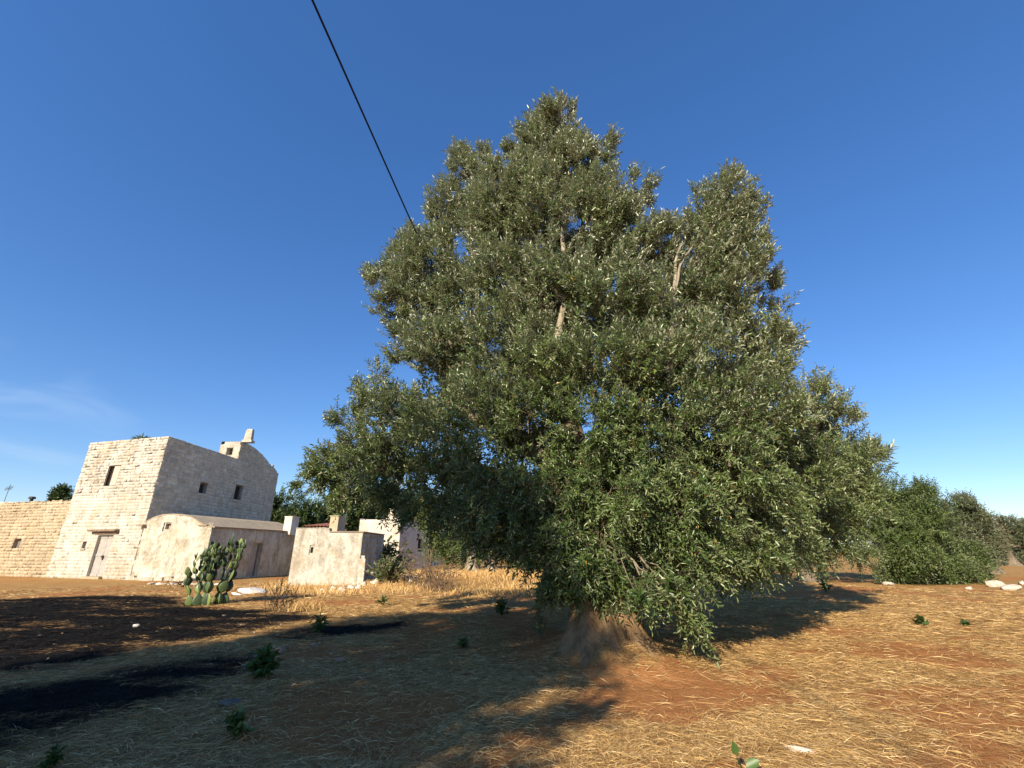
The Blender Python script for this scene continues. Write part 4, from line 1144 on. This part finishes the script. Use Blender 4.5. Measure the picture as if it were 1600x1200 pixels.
# far wood
r = np.random.default_rng(88)
wl_lobes = []
for k in range(70):
    ang = r.uniform(-.62, 1.05); d = r.uniform(110, 170)
    x, y = d * math.tan(ang), d
    h = r.uniform(2.0, 3.6)
    wl_lobes.append(((x, y, h * .55), r.uniform(4, 7), 3, h * .6))
wo = thing('far_wood', 'distant line of trees closing the horizon', 'wood', (30, 140, 0))
cr, _, _ = foliage(wo, wl_lobes, M['far_olive_leaf'], 5000, 0.75, 0.35, 4, 1.2, (0, 140), 90, False, (.1, .5), 1.6, False)
cr['kind'] = 'stuff'; wo['kind'] = 'stuff'

# ------------------------------------------------------------------ prickly pear
def pad_mesh():
    mb = MB(); n, m = 14, 8
    V, F = [], []
    for i in range(m + 1):
        t = i / m
        w = math.sin(math.pi * min(1, t ** 0.8)) ** 0.75 if 0 < t < 1 else 0
        w *= 0.5 * (0.62 + 0.38 * math.sin(math.pi * (t * .75 + .1)))
        th = 0.085 * math.sin(math.pi * t) ** .6 if 0 < t < 1 else 0
        for k in range(n):
            a = 2 * math.pi * k / n
            V.append((math.cos(a) * max(w, .012), math.sin(a) * max(th, .01), t))
    for i in range(m):
        for k in range(n):
            a, b = i * n + k, i * n + (k + 1) % n
            F.append((a, b, b + n, a + n))
    F.append(tuple(reversed(range(n)))); F.append(tuple(m * n + k for k in range(n)))
    me = bpy.data.meshes.new('pad'); me.from_pydata(V, [], F); me.materials.append(M['cactus'])
    me.polygons.foreach_set('use_smooth', np.ones(len(me.polygons), dtype=bool)); me.update()
    return me
PAD = pad_mesh()
cb = gp(330, 944)
cactus = thing('prickly_pear', 'tall prickly pear cactus with flat green pads growing at the edge of the burnt patch', 'cactus', (cb.x, cb.y, tz(cb.x, cb.y)))
cactus.scale = (.84, .84, 1.0)
rd = random.Random(28)
def add_pad(p, d, face, size, wid):
    o = bpy.data.objects.new('pad', PAD); C.objects.link(o); o.parent = cactus
    z = d.normalized(); x = face.cross(z).normalized(); y = z.cross(x)
    m = Matrix((x, y, z)).transposed().to_4x4()
    o.matrix_local = Matrix.Translation(p) @ m @ Matrix.Diagonal((size * wid, size, size, 1))
    return p + z * size
def grow(p, d, level, size):
    face = Vector((rd.uniform(-1.6, 1.6), -1.0 + rd.uniform(-.8, .8), rd.uniform(-.3, .7))).normalized()
    tip = add_pad(p, d, face, size, rd.uniform(.58, .9))
    if level <= 0: return
    for k in range(rd.choice([1, 1, 2, 2])):
        nd = (d.normalized() + Vector((rd.uniform(-.58, .58), rd.uniform(-.5, .5), rd.uniform(.15, .7)))).normalized()
        grow(tip - d.normalized() * size * .06 + Vector((rd.uniform(-.06, .06), 0, 0)), nd, level - 1, size * rd.uniform(.78, .98))
for (x, dx, lv, s) in ((-.62, -.3, 3, .40), (-.48, -.3, 4, .43), (-.34, -.15, 5, .44), (-.22, -.05, 5, .45), (-.08, .04, 6, .45), (.06, .06, 6, .45), (.18, .1, 6, .45), (.3, .10, 4, .44), (.0, -.1, 5, .45), (.2, .0, 5, .45)):
    grow(Vector((x, rd.uniform(-.4, .4), -.05)), Vector((dx, rd.uniform(-.2, .2), 1.2)), lv, s)


# ------------------------------------------------------------------ power cable
cable_pts = []
pa, pb = at(488, 0, 3.3), at(645, 352, 7.15 * 1.35)
pa = at(488, 0, 4.45)
dirv = (pb - pa)
for k in range(60):
    t = -4.0 + k * 0.25
    p = pa + dirv * t
    cable_pts.append(p + Vector((0, 0, 0.006 * t * (t - 1))))
mb = MB(); mb.tube(cable_pts, 0.019, 8)
for (ox, oz) in ((.012, .010), (-.012, -.008)):
    pass
tag(mb.build('power_cable', M['rubber'], smooth=True), 'black overhead power cable crossing the sky into the top of the huge olive', 'cable')

# ------------------------------------------------------------------ stones
def stone_mesh(seed, flat=.55, name='stone'):
    rd = random.Random(seed)
    bm = bmesh.new(); bmesh.ops.create_icosphere(bm, subdivisions=2, radius=.5)
    pl = [(Vector((rd.gauss(0, 1), rd.gauss(0, 1), rd.gauss(0, .8))).normalized(), rd.uniform(.26, .42)) for _ in range(9)]
    for v in bm.verts:
        for n_, d_ in pl:
            k = v.co.dot(n_)
            if k > d_: v.co -= n_ * (k - d_)
        v.co.z *= flat
        v.co += Vector((rd.uniform(-.015, .015),) * 3)
    me = bpy.data.meshes.new(name); bm.to_mesh(me); bm.free()
    return me
STONES = {}
for mk in ('stone', 'white_stone', 'red_stone', 'dark_stone'):
    STONES[mk] = []
    for s in range(5):
        me = stone_mesh(s * 7 + 3); me.materials.append(M[mk]); STONES[mk].append(me)
rs = random.Random(5)
def stone(px, py, w, label, group=None, mat='stone', name='stone', hz=None, flat=1.0, z=None):
    p = gp(px, py)
    if p.y > 26 or p.y < 0: p = at(px, py, 25)
    m = mpp(px, py, p.y); zz = tz(p.x, p.y)
    o = bpy.data.objects.new(name, rs.choice(STONES[mat])); C.objects.link(o)
    s = w * m
    o.location = (p.x, p.y, zz + s * .08 * flat); o.rotation_euler = (rs.uniform(-.2, .2), rs.uniform(-.2, .2), rs.uniform(0, 6.28))
    o.scale = (s, s * rs.uniform(.6, .9), s * flat * rs.uniform(.7, 1.1))
    return tag(o, label, 'stone', group)
stone(1388, 911, 20, 'single grey rock in front of the gap between two right hand olives')
stone(1556, 917, 26, 'pale angular rock at the foot of the broad bushy olive', flat=1.2)
stone(1580, 922, 28, 'low rounded pale rock nearest the right edge of the field')
stone(1515, 921, 12, 'small pale rock tucked under the broad bushy olive')
stone(1598, 915, 18, 'pale rock cut by the right picture edge')
stone(360, 1100, 52, 'wide flat grey stone half sunk in the shaded straw', mat='dark_stone', flat=.5)
stone(437, 1020, 22, 'upright brown stone beside the larger green weed', mat='red_stone', flat=1.3)
stone(530, 1031, 20, 'reddish brown stone in the shaded straw', mat='red_stone')
stone(490, 1008, 14, 'small round brown stone beyond the green weeds', mat='red_stone')
stone(395, 926, 60, 'long flat white slab beside the prickly pear', mat='white_stone', flat=.35)
stone(372, 930, 26, 'small white slab between the prickly pear and the long slab', mat='white_stone', flat=.4)
stone(443, 934, 14, 'white stone at the foot of the dry grass clump', mat='white_stone')
stone(213, 979, 12, 'pale stone alone in the black burnt patch', mat='white_stone')
for k in range(34):
    px = rs.uniform(488, 660); py = 921 - (px - 488) * .085 + rs.uniform(-8, 9)
    stone(px, py, rs.uniform(6, 17), 'pale rubble stone in the heap in front of the white shed', 'rubble stones in front of the shed', rs.choice(['stone', 'white_stone', 'stone']), flat=1.1)
for k in range(30):
    px = rs.uniform(10, 560); py = rs.uniform(940, 1075)
    if px + (py - 940) * 2 < 120: continue
    stone(px, py, rs.uniform(3, 8), 'small stone scattered over the scorched ground', 'small stones on the scorched ground', rs.choice(['stone', 'stone', 'dark_stone', 'red_stone']), flat=.8)
for k in range(14):
    px = 240 + k * 8 + rs.uniform(-4, 4); py = 908 + rs.uniform(-2, 3)
    stone(px, py, rs.uniform(8, 18), 'pale stone lying along the foot of the vaulted house', 'stones along the foot of the vaulted house', rs.choice(['stone', 'white_stone']), flat=.6)
o = stone(1250, 1172, 62, 'pale splintered piece of wood or stone in the straw at the lower right', mat='white_stone', flat=.25)
o['label'] = 'pale flat splintered stone in the straw at the lower right'; o.rotation_euler = (0.1, 0.05, 2.5); o.scale.y *= .5

# ------------------------------------------------------------------ weeds and shrubs
def weed(px, py, w, h, label, n=90, leafpx=9, seed=0, name='weed', mat='weed_leaf', wide=.6, base=None, cat='weed', group='green weeds on the field'):
    p = base if base is not None else gp(px, py)
    m = mpp(px, py, p.y); zz = tz(p.x, p.y)
    th = thing(name, label, cat, (p.x, p.y, zz), group)
    r = np.random.default_rng(100 + seed)
    W, H, LL = w * m / 2, h * m, leafpx * m
    ns = max(5, n // 9)
    ang = r.uniform(0, 6.28, ns); tilt = r.uniform(0.05, 1.0, ns)
    E_ = np.stack([np.cos(ang) * W * tilt * r.uniform(.5, 1, ns), np.sin(ang) * W * tilt * r.uniform(.5, 1, ns), H * (1.05 - .55 * tilt ** 2) * r.uniform(.6, 1, ns)], 1)
    b0 = np.array([[p.x, p.y, zz]])
    k = r.integers(0, ns, n); t = r.uniform(.25, 1.0, n)
    pos = b0 + E_[k] * t[:, None]
    d = unit(r.normal(size=(n, 3)) * np.array([[1, 1, .45]]) + E_[k] / max(W, H) * .6)
    nr = unit(np.array([[0, 0, 1.0]]) + r.normal(size=(n, 3)) * .45)
    leaves('foliage', pos, d, nr, LL * r.uniform(.6, 1.2, n), LL * wide * r.uniform(.8, 1.1, n), np.clip(r.random(n), 0, .96), M[mat], th, True, .18, .15)
    twig_strips('stems', np.repeat(b0, ns, 0), b0 + E_, max(.003, .5 * m), max(.002, .3 * m), M['weed_leaf'] if mat == 'weed_leaf' else M['twig'], th)
    return th
weed(408, 1063, 66, 46, 'larger bushy green weed with broad leaves in the shaded straw', 300, 13, 1)
weed(368, 1150, 50, 34, 'small green weed below the wide flat grey stone', 160, 11, 2)
weed(75, 1205, 50, 34, 'green weed cut by the lower left picture edge', 90, 11, 3)
weed(784, 961, 46, 26, 'dark green creeping weed at the edge of the shade by the huge olive', 130, 7, 4)
weed(724, 1013, 26, 20, 'tiny dark green weed left of the trunk of the huge olive', 60, 7, 5)
weed(494, 990, 50, 26, 'low spiky green weed on the scorched ground', 130, 9, 6, wide=.25)
weed(1441, 977, 30, 14, 'bright green weed alone on the sunlit stubble', 60, 7, 7)
weed(1512, 979, 32, 10, 'pale yellowish green weed flat on the sunlit stubble', 40, 6, 8)
weed(600, 945, 16, 16, 'yellow green grass tuft in front of the rubble heap', 50, 9, 9, wide=.16)
weed(1290, 925, 20, 16, 'green sapling sprout in front of the low dark olive trunk', 40, 7, 10)
weed(843, 1000, 48, 70, 'young olive sucker with small leaves left of the trunk', 120, 9, 11, 'olive_sucker', 'olive_leaf', .28, cat='sapling', group='olive suckers near the trunk')
weed(975, 1035, 40, 90, 'thin olive sucker on bare pale stems right of the trunk', 40, 8, 12, 'olive_sucker', 'olive_leaf', .28, cat='sapling', group='olive suckers near the trunk')
sb = at(606, 896, 23.5); sb.z = 0
weed(606, 905, 100, 42, 'round green shrub growing against the right corner of the shed', 700, 6, 13, 'shrub', 'far_olive_leaf', .6, base=sb, cat='shrub', group='shrubs by the shed')
sb = at(600, 896, 30); sb.z = 0
weed(606, 890, 130, 62, 'fig like shrub with broad leaves between the shed and the far house', 800, 7, 14, 'shrub', 'far_olive_leaf', .7, base=sb, cat='shrub', group='shrubs by the shed')
# young sprout at the bottom edge with a few big leaves, each a part
sp_b = gp(1163, 1212)
spr = thing('seedling', 'young seedling with a few big round green leaves at the bottom edge', 'seedling', (sp_b.x, sp_b.y, tz(sp_b.x, sp_b.y)))
m = mpp(1163, 1200, sp_b.y)
for (dx, dz, ln, tx, ty) in ((-12, 30, 20, -.2, .9), (4, 14, 24, .9, .5), (14, 2, 20, .9, .25), (-14, 4, 16, -.8, .4)):
    r = np.random.default_rng(int(ln + dx + 50))
    b = np.array([[sp_b.x + dx * m * .8, sp_b.y - .02, spr.location.z + dz * m]])
    leaves('leaf', b, np.array([[tx, -.25, ty]]), np.array([[-.2, -.8, .6]]), np.array([ln * m]), np.array([ln * m * .62]), np.array([.55]), M['weed_leaf'], spr, True, .12, .1)
    twig_strips('stem', np.array([[sp_b.x, sp_b.y, spr.location.z]]), b, .004, .003, M['weed_leaf'], spr, kind=None)
# weed on the tower roof
rp = fp.P(fp.sz(211, 688)[0], TOP - .05, -.4)
rw = weed(211, 688, 15, 8, 'little plant growing on top of the tower house wall', 26, 12, 20, 'roof_plant', 'far_olive_leaf', .14, base=rp, cat='plant', group=None)
rw.location.z += TOP - .05 - tz(rp.x, rp.y)

# dry brush: bare twigs
def brush(px, py, w, h, label, n, seed, mat='dead_twig', base=None, name='dry_bush'):
    p = base if base is not None else gp(px, py)
    m = mpp(px, py, p.y); zz = tz(p.x, p.y)
    th = thing(name, label, 'dry bush', (p.x, p.y, zz), 'dry bushes')
    r = np.random.default_rng(seed)
    W, H = w * m / 2, h * m
    ang = r.uniform(0, 6.28, n)
    E_ = np.stack([np.cos(ang) * W * r.uniform(.1, 1, n), np.sin(ang) * W * r.uniform(.1, 1, n), H * r.uniform(.35, 1, n)], 1)
    b0 = np.array([p.x, p.y, zz]) + r.normal(size=(n, 3)) * np.array([W * .25, W * .25, 0])
    mid = b0 + E_ * .5 + r.normal(size=(n, 3)) * .04
    k = r.integers(0, n, n * 3)
    s = mid[k] + (E_[k]) * r.uniform(-.1, .4, (n * 3, 1))
    e = s + r.normal(size=(n * 3, 3)) * np.array([W * .3, W * .3, H * .12]) + np.array([[0, 0, H * .12]])
    twig_strips('twigs', np.concatenate([b0, mid, s]), np.concatenate([mid, b0 + E_, e]), max(.004, .45 * m), max(.0025, .3 * m), M[mat], th)
    return th
brush(428, 955, 50, 62, 'charred bare bush beside the long flat white slab', 16, 201, 'char_twig')
brush(455, 950, 40, 40, 'scorched twiggy bush left of the dry grass clump', 14, 202, 'char_twig')
q = at(668, 905, 22); q.z = 0
brush(668, 912, 60, 60, 'thin bare brown bush in front of the far house', 26, 203, base=q)
q = at(690, 905, 21); q.z = 0
brush(700, 912, 70, 45, 'low tangled brown bush on the rubble bank', 30, 204, base=q)
q = at(640, 905, 23); q.z = 0
brush(640, 908, 44, 40, 'small bare brown bush beside the round green shrub', 18, 205, base=q)
brush(283, 918, 30, 14, 'dark dead branch lying at the foot of the prickly pear', 9, 206, 'char_twig')
# dry grass clump by the burnt bushes
def grass(name, label, pts, hgt, n, seed, kind=None, spread=.5, lean=.5, wid=.006, mat='straw', top=True, group=None):
    r = np.random.default_rng(seed)
    pts = np.asarray(pts)
    k = r.integers(0, len(pts), n)
    b = pts[k] + r.normal(size=(n, 2)) * spread
    z = terrain(b[:, 0], b[:, 1])
    B = np.stack([b[:, 0], b[:, 1], z - .01], 1)
    H = hgt * r.uniform(.4, 1.2, n)
    tip = B + np.stack([r.normal(size=n) * lean * H, r.normal(size=n) * lean * H, H], 1)
    side = unit(np.stack([r.normal(size=n), r.normal(size=n) * .3, np.zeros(n)], 1)) * wid
    mid = (B + tip) / 2 + np.array([[0, 0, .15]]) * H[:, None]
    V = np.stack([B - side, B + side, mid - side * .75, mid + side * .75, tip], 1).reshape(-1, 3)
    F = (np.array([[0, 1, 3], [0, 3, 2], [2, 3, 4]])[None] + (np.arange(n) * 5)[:, None, None]).reshape(-1, 3)
    o = np_mesh(name, V, F, M[mat], None, kind, {'rnd': np.repeat(r.random(n), 5)})
    return tag(o, label, 'grass', group)
def straw_mat():
    t = NT('straw')
    c = t.ramp(t.attr('rnd'), [(0.0, (0.24, 0.125, 0.045)), (0.32, (0.46, 0.28, 0.105)), (0.75, (0.64, 0.425, 0.175)), (1.0, (0.82, 0.62, 0.32))])
    ca = t.attr('char')
    c = t.mix(t.ramp(ca, [(0.0, 0.0), (0.45, 0.9)]), c, (0.15, 0.085, 0.045))
    c = t.mix(t.ramp(ca, [(0.32, 0.0), (0.62, 1.0)]), c, (0.017, 0.0155, 0.0145))
    t.color(c); t.rough(0.75, 0.06)
    return t.m
M['straw'] = straw_mat()
g0 = gp(472, 952)
grass('dry_grass_clump', 'clump of long dry grass bending over beside the scorched bushes', [(g0.x, g0.y)], 0.30, 380, 301, spread=.26, lean=.7, wid=.006)
bank = []
for k in range(60):
    px = rs.uniform(600, 880) if k % 4 else rs.uniform(440, 600); py = rs.uniform(898, 930)
    a, b_ = ray(px, py); D = min(EYE / -b_, 26) if b_ < 0 else 26
    bank.append((a * D, D))
grass('dry_grass', 'sparse dry grass on the bank in front of the far house', bank, .24, 11000, 302, 'stuff', .7, .55, .007)

# ------------------------------------------------------------------ straw litter lying over the field
def straw_litter():
    r = np.random.default_rng(404)
    tot = []
    N = 1650000
    # more pieces near the camera: density falls with distance
    d = 3.4 * np.exp(r.uniform(0, 1, N) ** 0.85 * math.log(30 / 3.4))
    th = r.uniform(-.92, .92, N)
    x, y = d * np.sin(th) * 1.05, d * np.cos(th)
    s, b, _ = masks(x, y)
    p = (s + .5 * b) * (1 - .55 * b) * (0.35 + 0.65 * sstep(.35, .6, fbm(x * 3, y * 3, 51, 3))) + 0.03 * (1 - b)
    keep = r.random(N) < p * .48 * (1 - .85 * sstep(13, 30, y))
    x, y, b = x[keep], y[keep], b[keep]; n = len(x)
    z = terrain(x, y) + r.uniform(.003, .022, n)
    L = r.uniform(.05, .25, n) * (1 + .03 * np.hypot(x, y))
    a = r.normal(size=n) * 1.1 + 3.0 * fbm(x * .35, y * .35, 61, 2)
    tilt = r.normal(size=n) * .10
    dv = np.stack([np.cos(a), np.sin(a), tilt], 1) * L[:, None]
    w = .00095 * (1 + .17 * np.hypot(x, y)) * r.uniform(.6, 1.3, n)
    sd = np.stack([-np.sin(a), np.cos(a), r.normal(size=n) * .5], 1) * w[:, None]
    P = np.stack([x, y, z], 1)
    bend = np.stack([np.zeros(n), np.zeros(n), r.uniform(-.004, .018, n)], 1) + sd * r.normal(size=(n, 1)) * 1.6
    V = np.stack([P - dv / 2, P - sd + bend, P + dv / 2, P + sd + bend], 1).reshape(-1, 3)
    F = (np.array([[0, 1, 3], [1, 2, 3]])[None] + (np.arange(n) * 4)[:, None, None]).reshape(-1, 3)
    ch = np.clip(b * 1.25 - .1 + r.normal(size=n) * .22, 0, 1)
    o = np_mesh('straw_litter', V, F, M['straw'], None, 'stuff', {'rnd': np.repeat(r.random(n), 4), 'char': np.repeat(ch, 4)})
    tag(o, 'cut straw lying loose over the red soil', 'straw')
    print('straw', n)
straw_litter()
print('tris', sum(sum(len(p.vertices) - 2 for p in me.polygons) if len(me.polygons) < 20000 else len(me.polygons) * (len(me.polygons[0].vertices) - 2) for me in bpy.data.meshes))
